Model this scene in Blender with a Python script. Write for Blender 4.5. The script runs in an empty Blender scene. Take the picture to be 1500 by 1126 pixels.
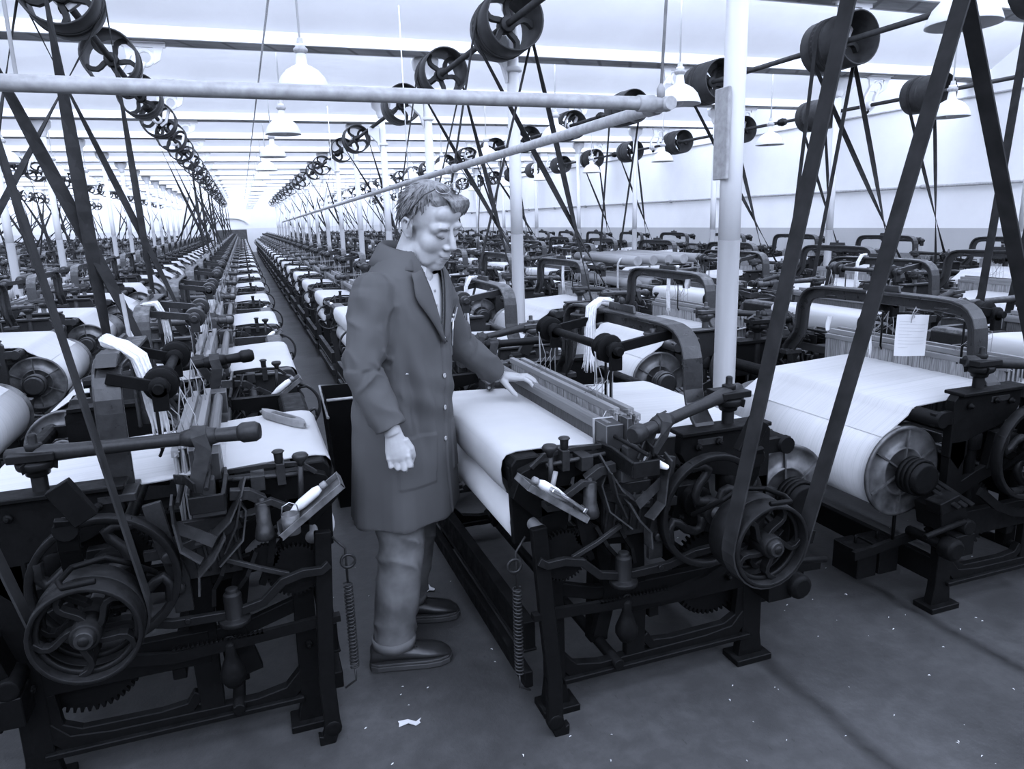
import bpy, bmesh, math, random
from mathutils import Vector as V, Matrix, noise
random.seed(7)
S = bpy.context.scene
COL = S.collection
PI = math.pi

# ------------------------------------------------------------------ materials
def new_mat(name):
    m = bpy.data.materials.new(name); m.use_nodes = True
    nt = m.node_tree
    return m, nt, nt.nodes['Principled BSDF']

def ramp(nt, src, stops):
    r = nt.nodes.new('ShaderNodeValToRGB')
    cr = r.color_ramp
    while len(cr.elements) < len(stops): cr.elements.new(0.5)
    for e, (p, c) in zip(cr.elements, stops):
        e.position = p; e.color = (c[0], c[1], c[2], 1) if isinstance(c, tuple) else (c, c, c, 1)
    nt.links.new(src, r.inputs[0])
    return r.outputs[0]

def tex(nt, kind, scale, detail=3, rough=.55, coord='Object', vec_scale=None, rot=None):
    tc = nt.nodes.new('ShaderNodeTexCoord')
    mp = nt.nodes.new('ShaderNodeMapping')
    nt.links.new(tc.outputs[coord], mp.inputs[0])
    if vec_scale: mp.inputs['Scale'].default_value = vec_scale
    if rot: mp.inputs['Rotation'].default_value = rot
    t = nt.nodes.new('ShaderNodeTex' + kind)
    nt.links.new(mp.outputs[0], t.inputs[0])
    t.inputs['Scale'].default_value = scale
    if kind == 'Noise':
        t.inputs['Detail'].default_value = detail; t.inputs['Roughness'].default_value = rough
    return t

def bump(nt, b, src, strength, dist=.01):
    n = nt.nodes.new('ShaderNodeBump'); n.inputs['Strength'].default_value = strength
    n.inputs['Distance'].default_value = dist
    nt.links.new(src, n.inputs['Height']); nt.links.new(n.outputs[0], b.inputs['Normal'])

def mixc(nt, fac, a, b):
    x = nt.nodes.new('ShaderNodeMix'); x.data_type = 'RGBA'
    for s, v in (('A', a), ('B', b)):
        i = [k for k in x.inputs if k.name == s and k.type == 'RGBA'][0]
        if hasattr(v, 'links'): nt.links.new(v, i)
        else: i.default_value = (v, v, v, 1) if not isinstance(v, tuple) else (*v, 1)
    if hasattr(fac, 'links'): nt.links.new(fac, x.inputs[0])
    else: x.inputs[0].default_value = fac
    return [k for k in x.outputs if k.type == 'RGBA'][0]

def simple(name, v, rough=.6, metal=0, spec=.5, nscale=0, namp=.25, bmp=0, vec=None, detail=3):
    m, nt, b = new_mat(name)
    c = v if isinstance(v, tuple) else (v, v, v)
    b.inputs['Base Color'].default_value = (*c, 1)
    b.inputs['Roughness'].default_value = rough; b.inputs['Metallic'].default_value = metal
    b.inputs['Specular IOR Level'].default_value = spec
    if nscale:
        t = tex(nt, 'Noise', nscale, detail, vec_scale=vec)
        lo = tuple(x * (1 - namp) for x in c); hi = tuple(min(1, x * (1 + namp)) for x in c)
        nt.links.new(ramp(nt, t.outputs[0], [(.3, lo), (.7, hi)]), b.inputs['Base Color'])
        if bmp: bump(nt, b, t.outputs[0], bmp)
    return m

M = {}
def dusty(name, v, dust, rough, spec=.5, amount=.55, metal=0):
    """painted iron with lint and dust lying on upward faces"""
    m, nt, b = new_mat(name)
    n = tex(nt, 'Noise', 22, 5, .65)
    n2 = tex(nt, 'Noise', 90, 3, .6)
    geo = nt.nodes.new('ShaderNodeNewGeometry')
    sep = nt.nodes.new('ShaderNodeSeparateXYZ'); nt.links.new(geo.outputs['Normal'], sep.inputs[0])
    up = ramp(nt, sep.outputs['Z'], [(.25, 0.), (1, amount)])
    mul = nt.nodes.new('ShaderNodeMath'); mul.operation = 'MULTIPLY'
    nt.links.new(up, mul.inputs[0]); nt.links.new(ramp(nt, n.outputs[0], [(.38, .15), (.68, 1.)]), mul.inputs[1])
    base = ramp(nt, n2.outputs[0], [(.3, v * .8), (.7, v * 1.25)])
    nt.links.new(mixc(nt, mul.outputs[0], base, dust), b.inputs['Base Color'])
    nt.links.new(ramp(nt, n.outputs[0], [(.3, max(0, rough - .12)), (.7, min(1, rough + .15))]), b.inputs['Roughness'])
    b.inputs['Specular IOR Level'].default_value = spec
    b.inputs['Metallic'].default_value = metal
    bump(nt, b, n2.outputs[0], .25, .002)
    return m

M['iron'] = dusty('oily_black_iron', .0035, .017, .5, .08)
M['iron_far'] = dusty('hazy_dusty_black_iron', .016, .23, .6, .2, .85)  # lint dust plus distance haze, both put into the paler colour
M['steel'] = dusty('worn_steel', .022, .065, .42, .25, .45, .35)
M['bright'] = simple('polished_steel', .45, .28, .9, .5, 40, .3)
M['brass'] = dusty('dull_casting', .006, .032, .45, .14, .5)
M['casting_far'] = dusty('hazy_dusty_casting', .03, .24, .5, .25, .8)  # casting paled for lint and for painted-in distance haze
M['arch'] = dusty('arch_iron', .018, .05, .34, .4, .5)
M['drum'] = simple('painted_drum_iron', .030, .5, 0, .15, 12, .35)
M['wood'] = simple('worn_wood', .10, .5, 0, .4, 9, .45, .1, (1, .08, 1), 6)
M['darkwood'] = simple('oiled_dark_wood', .03, .45, 0, .45, 9, .5, .1, (1, .08, 1), 6)
M['palewood'] = simple('pale_dry_wood', .2, .6, 0, .3, 9, .3, .1, (1, .08, 1), 6)
M['leather'] = simple('belt_leather', .020, .6, 0, .12, 14, .35, .1)
M['strap'] = simple('strap_leather', .03, .6, 0, .15, 30, .3, .1)
M['cotton'] = simple('cotton_waste', .60, .9, 0, .1, 60, .1, .4)
M['paper'] = simple('paper', .52, .8, 0, .2)
M['ink'] = simple('ink', .25, .8)
M['string'] = simple('string', .3, .9)
M['tin'] = simple('tinplate', .10, .42, .3, .5, 25, .5)
M['flange'] = simple('grey_flange_iron', .085, .38, .35, .5, 14, .65, .1)
M['pirn'] = simple('white_weft_yarn', .62, .9, 0, .1)
M['wtwhite'] = simple('white_enamel', .56, .35, 0, .5)
M['pipe'] = simple('grey_painted_pipe', .30, .4, 0, .4, 30, .2, .05)
M['rubber'] = simple('black_rubber', .02, .7)

def cloth_mat():
    m, nt, b = new_mat('grey_cotton_cloth')
    t = tex(nt, 'Noise', 5, 3)
    nt.links.new(ramp(nt, t.outputs[0], [(.3, .43), (.7, .46)]), b.inputs['Base Color'])
    b.inputs['Roughness'].default_value = .9; b.inputs['Specular IOR Level'].default_value = .15
    w = tex(nt, 'Noise', 60, 2, vec_scale=(1, 25, 1))
    bump(nt, b, w.outputs[0], .12, .002)
    return m
M['cloth'] = cloth_mat()

def warp_mat(name, lo, hi, scale=300, vec=(.003, 1, .003)):
    """parallel threads running across the loom"""
    m, nt, b = new_mat(name)
    t = tex(nt, 'Noise', scale, 2, .5, vec_scale=vec)
    t2 = tex(nt, 'Noise', 24, 3, .6, vec_scale=(.02, 1, .02))
    c = mixc(nt, ramp(nt, t2.outputs[0], [(.60, 0.), (.8, .35)]), ramp(nt, t.outputs[0], [(.3, lo), (.55, hi)]), lo * .7)
    nt.links.new(c, b.inputs['Base Color'])
    b.inputs['Roughness'].default_value = .85; b.inputs['Specular IOR Level'].default_value = .2
    bump(nt, b, t.outputs[0], .3, .002)
    return m
M['warp'] = warp_mat('warp_threads', .40, .46)
M['heald'] = warp_mat('heald_cords', .10, .30, 170, (1, 1, .02))
M['reed'] = warp_mat('reed_wires', .03, .085, 330, (1, 1, .05))

# ------------------------------------------------------------------ mesh builder
def frame(d, up=V((0, 0, 1))):
    d = d.normalized()
    if abs(d.dot(up)) > .97: up = V((0, 1, 0)) if abs(d.y) < .9 else V((1, 0, 0))
    a = d.cross(up).normalized(); b = a.cross(d).normalized()
    return a, b

class MB:
    def __init__(s): s.v = []; s.f = []; s.m = []; s.sm = []
    def add(s, vs, fs, smooth=False, mi=0):
        o = len(s.v); s.v += [V(p) for p in vs]
        for f in fs: s.f.append([i + o for i in f]); s.m.append(mi); s.sm.append(smooth)
        return s
    def box(s, x0, x1, y0, y1, z0, z1, mi=0):
        vs = [(x, y, z) for z in (z0, z1) for y in (y0, y1) for x in (x0, x1)]
        return s.add(vs, [(0, 2, 3, 1), (4, 5, 7, 6), (0, 1, 5, 4), (2, 6, 7, 3), (0, 4, 6, 2), (1, 3, 7, 5)], mi=mi)
    def obox(s, c, size, rot, mi=0):
        R = Matrix.Rotation(rot[2], 3, 'Z') @ Matrix.Rotation(rot[1], 3, 'Y') @ Matrix.Rotation(rot[0], 3, 'X')
        h = V(size) / 2; c = V(c)
        vs = [c + R @ V((x * h.x, y * h.y, z * h.z)) for z in (-1, 1) for y in (-1, 1) for x in (-1, 1)]
        return s.add(vs, [(0, 2, 3, 1), (4, 5, 7, 6), (0, 1, 5, 4), (2, 6, 7, 3), (0, 4, 6, 2), (1, 3, 7, 5)], mi=mi)
    def loft(s, rings, closed=True, caps=True, smooth=True, mi=0):
        n = len(rings[0]); vs = [p for r in rings for p in r]; fs = []
        for i in range(len(rings) - 1):
            for j in range(n if closed else n - 1):
                k = (j + 1) % n
                fs.append((i * n + j, i * n + k, (i + 1) * n + k, (i + 1) * n + j))
        s.add(vs, fs, smooth, mi)
        if caps and closed:
            s.add(rings[0], [tuple(range(n))[::-1]], False, mi); s.add(rings[-1], [tuple(range(n))], False, mi)
        return s
    def tube(s, pts, r, n=8, mi=0, caps=True, smooth=True):
        pts = [V(p) for p in pts]; rings = []
        rr = r if isinstance(r, (list, tuple)) else [r] * len(pts)
        pa = None
        for i, p in enumerate(pts):
            d = (pts[min(i + 1, len(pts) - 1)] - pts[max(i - 1, 0)])
            if pa is None: a, b = frame(d)
            else:
                dn = d.normalized(); a = (pa - dn * pa.dot(dn)).normalized(); b = dn.cross(a) * -1
                b = a.cross(dn)
            pa = a
            rings.append([p + (a * math.cos(t) + b * math.sin(t)) * rr[i] for t in [2 * PI * k / n for k in range(n)]])
        return s.loft(rings, True, caps, smooth, mi)
    def bar(s, pts, w, t, side, mi=0):
        """flat bar swept along pts; side = direction of its width w, t = thickness"""
        pts = [V(p) for p in pts]; rings = []
        ws = w if isinstance(w, (list, tuple)) else [w] * len(pts)
        for i, p in enumerate(pts):
            d = (pts[min(i + 1, len(pts) - 1)] - pts[max(i - 1, 0)]).normalized()
            sd = V(side); sd = (sd - d * sd.dot(d)).normalized(); q = d.cross(sd).normalized()
            a = sd * ws[i] / 2; b = q * t / 2
            rings.append([p - a - b, p + a - b, p + a + b, p - a + b])
        return s.loft(rings, True, True, False, mi)
    def lathe(s, prof, c, axis='z', n=20, mi=0, smooth=True):
        """prof: list of (radius, height along the axis)"""
        c = V(c); rings = []
        ax = V({'x': (1, 0, 0), 'y': (0, 1, 0), 'z': (0, 0, 1)}[axis]) if isinstance(axis, str) else V(axis).normalized()
        a, b = frame(ax)
        for r, h in prof:
            rings.append([c + ax * h + (a * math.cos(t) + b * math.sin(t)) * max(r, 1e-4) for t in [2 * PI * k / n for k in range(n)]])
        return s.loft(rings, True, True, smooth, mi)
    def cyl(s, p0, p1, r, n=12, mi=0): return s.tube([p0, p1], r, n, mi)
    def ring(s, c, R, prof, axis='y', n=28, mi=0):
        """closed profile [(dr, dh)] revolved at radius R"""
        c = V(c); ax = V({'x': (1, 0, 0), 'y': (0, 1, 0), 'z': (0, 0, 1)}[axis]); a, b = frame(ax)
        rings = [[c + (a * math.cos(t) + b * math.sin(t)) * (R + dr) + ax * dh for dr, dh in prof] for t in [2 * PI * k / n for k in range(n + 1)]]
        return s.loft(rings, True, False, True, mi)
    def prism(s, poly, plane, t0, t1, mi=0):
        """extrude a 2D polygon: plane 'xz' along y, 'yz' along x, 'xy' along z"""
        f = {'xz': lambda p, t: (p[0], t, p[1]), 'yz': lambda p, t: (t, p[0], p[1]), 'xy': lambda p, t: (p[0], p[1], t)}[plane]
        n = len(poly)
        vs = [f(p, t0) for p in poly] + [f(p, t1) for p in poly]
        return s.add(vs, [tuple(range(n)), tuple(range(2 * n - 1, n - 1, -1))] + [(i, i + n, (i + 1) % n + n, (i + 1) % n) for i in range(n)], mi=mi)
    def ball(s, c, r, n=10, mi=0, sc=(1, 1, 1)):
        c = V(c); k = max(4, n // 2); rings = []
        for i in range(k + 1):
            th = PI * i / k; rr = max(1e-4, math.sin(th)) * r
            rings.append([c + V((rr * math.cos(2 * PI * j / n) * sc[0], rr * math.sin(2 * PI * j / n) * sc[1], r * math.cos(th) * sc[2])) for j in range(n)])
        return s.loft(rings, True, False, True, mi)
    def merge(s, o, mi=None):
        k = len(s.v); s.v += [p.copy() for p in o.v]
        for f, m, sm in zip(o.f, o.m, o.sm):
            s.f.append([i + k for i in f]); s.m.append(m if mi is None else mi); s.sm.append(sm)
        return s
    def xf(s, mat):
        s.v = [mat @ p for p in s.v]; return s
    def mesh(s, name, mats, sx=1, bev=0):
        me = bpy.data.meshes.new(name)
        vs = [(p.x * sx, p.y, p.z) for p in s.v]
        me.from_pydata(vs, [], s.f)
        me.polygons.foreach_set('material_index', s.m); me.polygons.foreach_set('use_smooth', s.sm)
        bm = bmesh.new(); bm.from_mesh(me)
        ng = [f for f in bm.faces if len(f.verts) > 4]
        if ng: bmesh.ops.triangulate(bm, faces=ng)
        bmesh.ops.remove_doubles(bm, verts=bm.verts, dist=1e-5)
        bmesh.ops.recalc_face_normals(bm, faces=bm.faces)
        if bev:
            es = [e for e in bm.edges if len(e.link_faces) == 2 and e.calc_face_angle(0) > .75]
            try: bmesh.ops.bevel(bm, geom=es, offset=bev, segments=1, affect='EDGES', clamp_overlap=True)
            except Exception: pass
        bm.to_mesh(me); bm.free()
        for k in (mats if isinstance(mats, (list, tuple)) else [mats]): me.materials.append(M[k] if isinstance(k, str) else k)
        return me

def link(name, me, parent=None, loc=None):
    o = bpy.data.objects.new(name, me); COL.objects.link(o)
    if parent is not None: o.parent = parent
    if loc is not None: o.location = loc
    return o
def obj(name, mb, mats, parent=None, bev=0, loc=None, sx=1):
    return link(name, mb.mesh(name, mats, sx, bev), parent, loc)
def tag(o, label, cat, group=None, kind=None):
    o['label'] = label; o['category'] = cat
    if group: o['group'] = group
    if kind: o['kind'] = kind
    return o
def thing(name, label, cat, loc=(0, 0, 0), group=None, rz=0):
    o = bpy.data.objects.new(name, None); COL.objects.link(o); o.empty_display_size = .05
    o.location = loc; o.rotation_euler = (0, 0, rz)
    return tag(o, label, cat, group)
def struct(name, mb, mats, bev=0, loc=None, parent=None):
    o = obj(name, mb, mats, parent, bev, loc)
    if parent is None: o['kind'] = 'structure'
    return o

# ------------------------------------------------------------------ camera
FPX, YAW, PIT, ROL, EYE = 1074.0, .3402, -.2220, -.0291, 1.62
cy, sy, cp, sp = math.cos(YAW), math.sin(YAW), math.cos(PIT), math.sin(PIT)
fw = V((sy * cp, cy * cp, sp)); rt = V((cy, -sy, 0)); up_ = rt.cross(fw)
R2 = rt * math.cos(ROL) + up_ * math.sin(ROL); U2 = up_ * math.cos(ROL) - rt * math.sin(ROL)
cam = bpy.data.cameras.new('camera'); co = bpy.data.objects.new('camera', cam); COL.objects.link(co)
cam.sensor_width = 36; cam.lens = 36 * FPX / 1500; cam.clip_start = .05; cam.clip_end = 300
co.matrix_world = Matrix(((R2.x, U2.x, -fw.x, 0), (R2.y, U2.y, -fw.y, 0), (R2.z, U2.z, -fw.z, EYE), (0, 0, 0, 1)))
S.camera = co
def project(p):
    d = V(p) - V((0, 0, EYE)); k = d.dot(fw)
    if k < .05: return None
    return 750 + FPX * d.dot(R2) / k, 563 - FPX * d.dot(U2) / k, k
def in_view(x0, x1, y0, y1, z0, z1, m=120):
    pts = [project((x, y, z)) for x in (x0, x1) for y in (y0, y1) for z in (z0, z1)]
    q = [p for p in pts if p]
    if not q: return False
    if len(q) < 8: return True
    xs = [p[0] for p in q]; ys = [p[1] for p in q]
    return max(xs) > -m and min(xs) < 1500 + m and max(ys) > -m and min(ys) < 1126 + m
# ------------------------------------------------------------------ the man in the work coat
M['skin'] = simple('skin', .34, .5, 0, .4, 26, .10, .06)
M['coat'] = simple('coat_drill', .07, .85, 0, .2, 5, .10)
M['shirt'] = simple('shirt_cotton', .5, .85, 0, .2)
M['hair'] = simple('short_hair', .17, .5, 0, .4, 70, .6, .3, (1, .3, .6), 4)
M['lash'] = simple('lashes', .03, .6)
M['denim'] = simple('washed_denim', .12, .9, 0, .15, 9, .35)
M['shoe'] = simple('black_shoe_leather', .018, .38, 0, .5, 18, .3, .08)
M['sole'] = simple('shoe_sole', .03, .7)
M['dark'] = simple('black_plastic', .02, .4)
M['lens'] = None
def glass():
    m, nt, b = new_mat('spectacle_lens')
    b.inputs['Base Color'].default_value = (1, 1, 1, 1); b.inputs['Roughness'].default_value = .02
    b.inputs['Transmission Weight'].default_value = 1; b.inputs['IOR'].default_value = 1.05
    return m
M['lens'] = glass()

FA = math.radians(-41)
Fd = V((math.cos(FA), math.sin(FA), 0)); Rd = V((Fd.y, -Fd.x, 0)); Zd = V((0, 0, 1))

def remeshed(name, mb, voxel, smooth_iter, mat, fn=None, smooth_fac=.5):
    """union the overlapping shapes into one continuous skin"""
    me = mb.mesh(name + '_src', mat)
    o = bpy.data.objects.new('tmp', me); COL.objects.link(o)
    md = o.modifiers.new('r', 'REMESH'); md.mode = 'VOXEL'; md.voxel_size = voxel; md.use_smooth_shade = True
    if smooth_iter:
        sm = o.modifiers.new('s', 'SMOOTH'); sm.iterations = smooth_iter; sm.factor = smooth_fac
    dg = bpy.context.evaluated_depsgraph_get()
    out = bpy.data.meshes.new_from_object(o.evaluated_get(dg)); out.name = name
    bpy.data.objects.remove(o)
    if fn:
        cs = [(V(v.co), V(v.normal)) for v in out.vertices]
        out.vertices.foreach_set('co', [k for c, n in cs for k in fn(c, n)]); out.update()
    out.polygons.foreach_set('use_smooth', [True] * len(out.polygons))
    out.materials.clear(); out.materials.append(M[mat])
    return out

# torso section table: z, centre, half width, half depth
TOR = [(.565, (.478, 2.583), .226, .182), (.75, (.482, 2.581), .216, .172), (.92, (.487, 2.578), .208, .165), (1.05, (.495, 2.572), .198, .163),
       (1.18, (.503, 2.567), .196, .150), (1.30, (.512, 2.562), .203, .138), (1.385, (.518, 2.560), .204, .124), (1.435, (.522, 2.558), .184, .110), (1.485, (.527, 2.556), .138, .096), (1.53, (.532, 2.554), .096, .086), (1.55, (.534, 2.553), .085, .08)]
def tor(z):
    z = max(TOR[0][0], min(TOR[-1][0], z))
    for a, b in zip(TOR, TOR[1:]):
        if z <= b[0]:
            t = (z - a[0]) / (b[0] - a[0]); L = lambda p, q: p + (q - p) * t
            return V((L(a[1][0], b[1][0]), L(a[1][1], b[1][1]), z)), L(a[2], b[2]), L(a[3], b[3])
def tsurf(th, z, off=0):
    """point on the coat: th = 0 front, + toward the man's left"""
    c, w, d = tor(z); e = 2.35
    ct, st = math.cos(th), math.sin(th)
    r = (abs(ct) ** e + abs(st) ** e) ** (-1 / e)
    return c + Fd * (ct * r * d + off * ct) - Rd * (st * r * w + off * st)
def torso_rings(off, z0, z1, n=28, step=.035):
    zs = []; z = z0
    while z < z1: zs.append(z); z += step
    zs.append(z1)
    return [[tsurf(2 * PI * k / n, z, off) for k in range(n)] for z in zs]

RS, RE, RW = V((.372, 2.405, 1.412)), V((.325, 2.352, 1.150)), V((.400, 2.300, .945))
LS, LE, LW = V((.640, 2.705, 1.408)), V((.765, 2.790, 1.150)), V((.945, 2.822, .982))
def limb(mb, pts, rs, n=16, flat=1.0):
    P = []
    for i in range(len(pts) - 1):
        for k in range(5):
            t = k / 5; P.append((V(pts[i]).lerp(V(pts[i + 1]), t), rs[i] + (rs[i + 1] - rs[i]) * t))
    P.append((V(pts[-1]), rs[-1]))
    mb.tube([p for p, r in P], [r for p, r in P], n)
    for p, r in zip(pts[1:-1], rs[1:-1]): mb.ball(p, r * 1.0, 14)

# ---- head frame
HC = V((.606, 2.500, 1.608)); HS = 1.075
HA = math.radians(-56); HP = math.radians(-24); HR = math.radians(4)
Hm = Matrix.Rotation(HA - PI / 2, 3, 'Z') @ Matrix.Rotation(HP, 3, 'X') @ Matrix.Rotation(HR, 3, 'Y')   # local: x = man's right.. y = forward, z = up
def H(x, y, z): return HC + Hm @ (V((x, y, z)) * HS)
def hball(mb, c, r, n=18):
    q = MB().ball((0, 0, 0), 1, n)
    q.xf(Matrix.Diagonal((r[0] * HS, r[1] * HS, r[2] * HS, 1)))
    q.xf(Matrix.Translation(H(*c)) @ Hm.to_4x4()); mb.merge(q)

body = MB()
# trunk, neck, limbs
body.loft(torso_rings(-.045, .80, 1.50, 24))
body.tube([V((.530, 2.553, 1.40)), V((.540, 2.545, 1.49)), H(0, -.035, -.05), H(0, -.03, .0)], [.075, .062, .058, .06], 18)
limb(body, [RS + V((.04, .045, -.02)), RS.lerp(RE, .25), RE, RW], [.04, .046, .042, .029]); limb(body, [LS + V((-.04, -.045, -.02)), LS.lerp(LE, .25), LE, LW], [.04, .046, .042, .029])
HIPR, HIPL = V((.432, 2.505, .90)), V((.535, 2.640, .90))
KR, KL = V((.432, 2.462, .49)), V((.555, 2.735, .49))
AR, AL = V((.375, 2.470, .09)), V((.490, 2.775, .09))
limb(body, [HIPR, KR, AR], [.085, .058, .042]); limb(body, [HIPL, KL, AL], [.085, .058, .042])
for A, d in ((AR, V((1, -.12, 0))), (AL, V((1, -.22, 0)))):
    d.normalize(); body.tube([A - d * .04 + V((0, 0, -.035)), A + d * .06 + V((0, 0, -.045)), A + d * .17 + V((0, 0, -.05))], [.030, .024, .016], 12)
# head
hball(body, (0, -.012, .036), (.076, .097, .084), 26)
hball(body, (0, .026, -.02), (.064, .066, .088), 24)
hball(body, (0, .028, -.075), (.064, .056, .048), 20); hball(body, (0, .012, -.112), (.048, .056, .034), 16)
for s in (-1, 1): hball(body, (s * .042, .036, -.092), (.027, .034, .026))
hball(body, (0, .000, -.078), (.058, .055, .042), 20)
hball(body, (0, .066, -.108), (.026, .020, .019)); hball(body, (0, .05, -.112), (.036, .03, .02))
for s in (-1, 1):
    hball(body, (s * .036, .044, -.034), (.034, .036, .042)); hball(body, (s * .040, .026, -.075), (.030, .044, .038))
    hball(body, (s * .030, .079, .029), (.028, .015, .011)); hball(body, (s * .048, .06, .018), (.014, .022, .016))
    hball(body, (s * .031, .071, .004), (.0165, .0155, .0125))
    hball(body, (s * .012, .096, -.036), (.0095, .012, .009))
    # ear: rim, bowl and lobe
    q = MB().tube([(s * .072, -.008, -.036), (s * .078, -.004, -.018), (s * .082, -.004, .002), (s * .087, -.014, .018), (s * .090, -.028, .020), (s * .088, -.038, .006), (s * .084, -.034, -.014), (s * .078, -.024, -.030), (s * .074, -.012, -.040)], [.007, .006, .006, .006, .006, .006, .006, .007, .008], 8)
    q.v = [H(*p) for p in q.v]; body.merge(q)
    hball(body, (s * .078, -.020, -.006), (.008, .018, .026))
hball(body, (0, .062, .062), (.055, .026, .036))
q = MB().tube([H(0, .080, .026), H(0, .090, .006), H(0, .104, -.014), H(0, .113, -.030), H(0, .104, -.040)], [.009, .0095, .0115, .0125, .008], 12); body.merge(q)
hball(body, (0, .081, -.060), (.026, .016, .014))
hball(body, (0, .0905, -.0665), (.021, .0085, .0055)); hball(body, (0, .087, -.0795), (.017, .0095, .0065))
hball(body, (0, .079, -.092), (.022, .012, .010))

body.ball((.548, 2.532, 1.435), .066, 16); body.ball((.545, 2.537, 1.475), .062, 16)
# ---- right fist, hanging
D = V((.13, -.12, -.98)).normalized(); A = V((.95, -.30, .05)); A = (A - D * A.dot(D)).normalized(); N = A.cross(D) * -1
if N.y > 0: N = -N
rings = []
for t, w, h in ((-.01, .027, .024), (.02, .034, .022), (.05, .041, .021), (.078, .043, .019), (.090, .038, .015)):
    c = RW + D * t; rings.append([c + A * math.cos(a) * w + N * math.sin(a) * h for a in [2 * PI * k / 16 for k in range(16)]])
body.loft(rings)
for i in range(4):
    ln = (.036, .040, .037, .030)[i]; r = (.0100, .0102, .0096, .0086)[i]
    b0 = RW + D * (.083 - .004 * abs(i - 1)) + A * (.031 - .0207 * i) + N * .004
    p1 = b0 + D * ln * .93 + N * .004; p2 = p1 - N * .026 + D * .006; p3 = p2 - D * .022 - N * .004
    body.tube([b0 - D * .02, b0, b0.lerp(p1, .5), p1, p1 + (p2 - p1) * .5 + D * .002, p2, p3], [r, r * 1.08, r, r, r * .95, r * .9, r * .8], 10)
    body.ball(b0 + N * .003, r * 1.12, 10); body.ball(p3, r * .8, 8)
t0 = RW + D * .022 + A * .030; t1 = t0 + D * .036 + A * .014 - N * .008; t2 = t1 + D * .028 - A * .001 - N * .012; t3 = t2 + D * .018 - A * .008 - N * .010
body.tube([t0, t1, t2, t3], [.014, .0125, .0108, .0085], 10); body.ball(t3, .0085, 8)

# ---- left hand on the hand rail of the loom
D2 = V((.80, -.59, -.04)).normalized(); A2 = V((.59, .80, .0)); N2 = V((0, 0, 1)); N2 = (N2 - D2 * N2.dot(D2)).normalized()
A2 = D2.cross(N2); A2 = A2 if A2.y > 0 else -A2      # toward the little finger, away from the camera
rings = []
for t, w, h in ((-.02, .026, .023), (.015, .032, .021), (.045, .040, .019), (.075, .043, .016), (.088, .038, .013)):
    c = LW + D2 * t + V((0, 0, .004)); rings.append([c + A2 * math.cos(a) * w + N2 * math.sin(a) * h for a in [2 * PI * k / 16 for k in range(16)]])
body.loft(rings)
RAILX, RAILZ, RAILR = .70 + .357, .958, .030
for i in range(4):
    r = (.0098, .010, .0095, .0085)[i]; ln = (1.0, 1.06, 1.0, .85)[i]
    b0 = LW + D2 * (.082 - .004 * abs(i - 1)) + A2 * (-.031 + .0207 * i) + V((0, 0, .005))
    fan = D2 + A2 * (-.16 + .10 * i); fan.normalize()
    p1 = b0 + fan * .040 * ln + V((0, 0, .004)); p2 = p1 + fan * .026 * ln + V((0, 0, -.012)); p3 = p2 + fan * .014 * ln + V((0, 0, -.018))
    body.tube([b0 - D2 * .02, b0, p1, p2, p3], [r, r * 1.08, r, r * .92, r * .78], 10); body.ball(p3, r * .78, 8); body.ball(b0, r * 1.12, 10)
t0 = LW + D2 * .022 - A2 * .028 - V((0, 0, .004)); t1 = t0 + D2 * .028 - A2 * .020 - V((0, 0, .020)); t2 = t1 + D2 * .024 - A2 * .008 - V((0, 0, .022)); t3 = t2 + D2 * .016 - A2 * .002 - V((0, 0, .012))
body.tube([t0, t1, t2, t3], [.0145, .0125, .011, .0085], 10); body.ball(t3, .0085, 8)
bme = remeshed('person', body, .0034, 3, 'skin', None, .45)
bm = bmesh.new(); bm.from_mesh(bme); iv = Hm.transposed(); sel = []
for v in bm.verts:
    l = iv @ (v.co - HC) / HS
    if -.14 < l.z < .14 and l.length < .17 and l.y > -.03:
        if abs(l.x) < .026 and l.y > .084 and -.088 < l.z < .02: continue     # nose and lips keep their edges
        if abs(l.x) > .069 and l.y < .03: continue                          # ears
        if abs(abs(l.x) - .031) < .018 and abs(l.z - .004) < .014 and l.y > .066: continue
        sel.append(v)
for i in range(14): bmesh.ops.smooth_vert(bm, verts=sel, factor=.5, use_axis_x=True, use_axis_y=True, use_axis_z=True)
bm.to_mesh(bme); bm.free()
man = link('person', bme)
tag(man, 'man in dark knee-length work coat and jeans resting his left hand on a loom', 'person')

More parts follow.
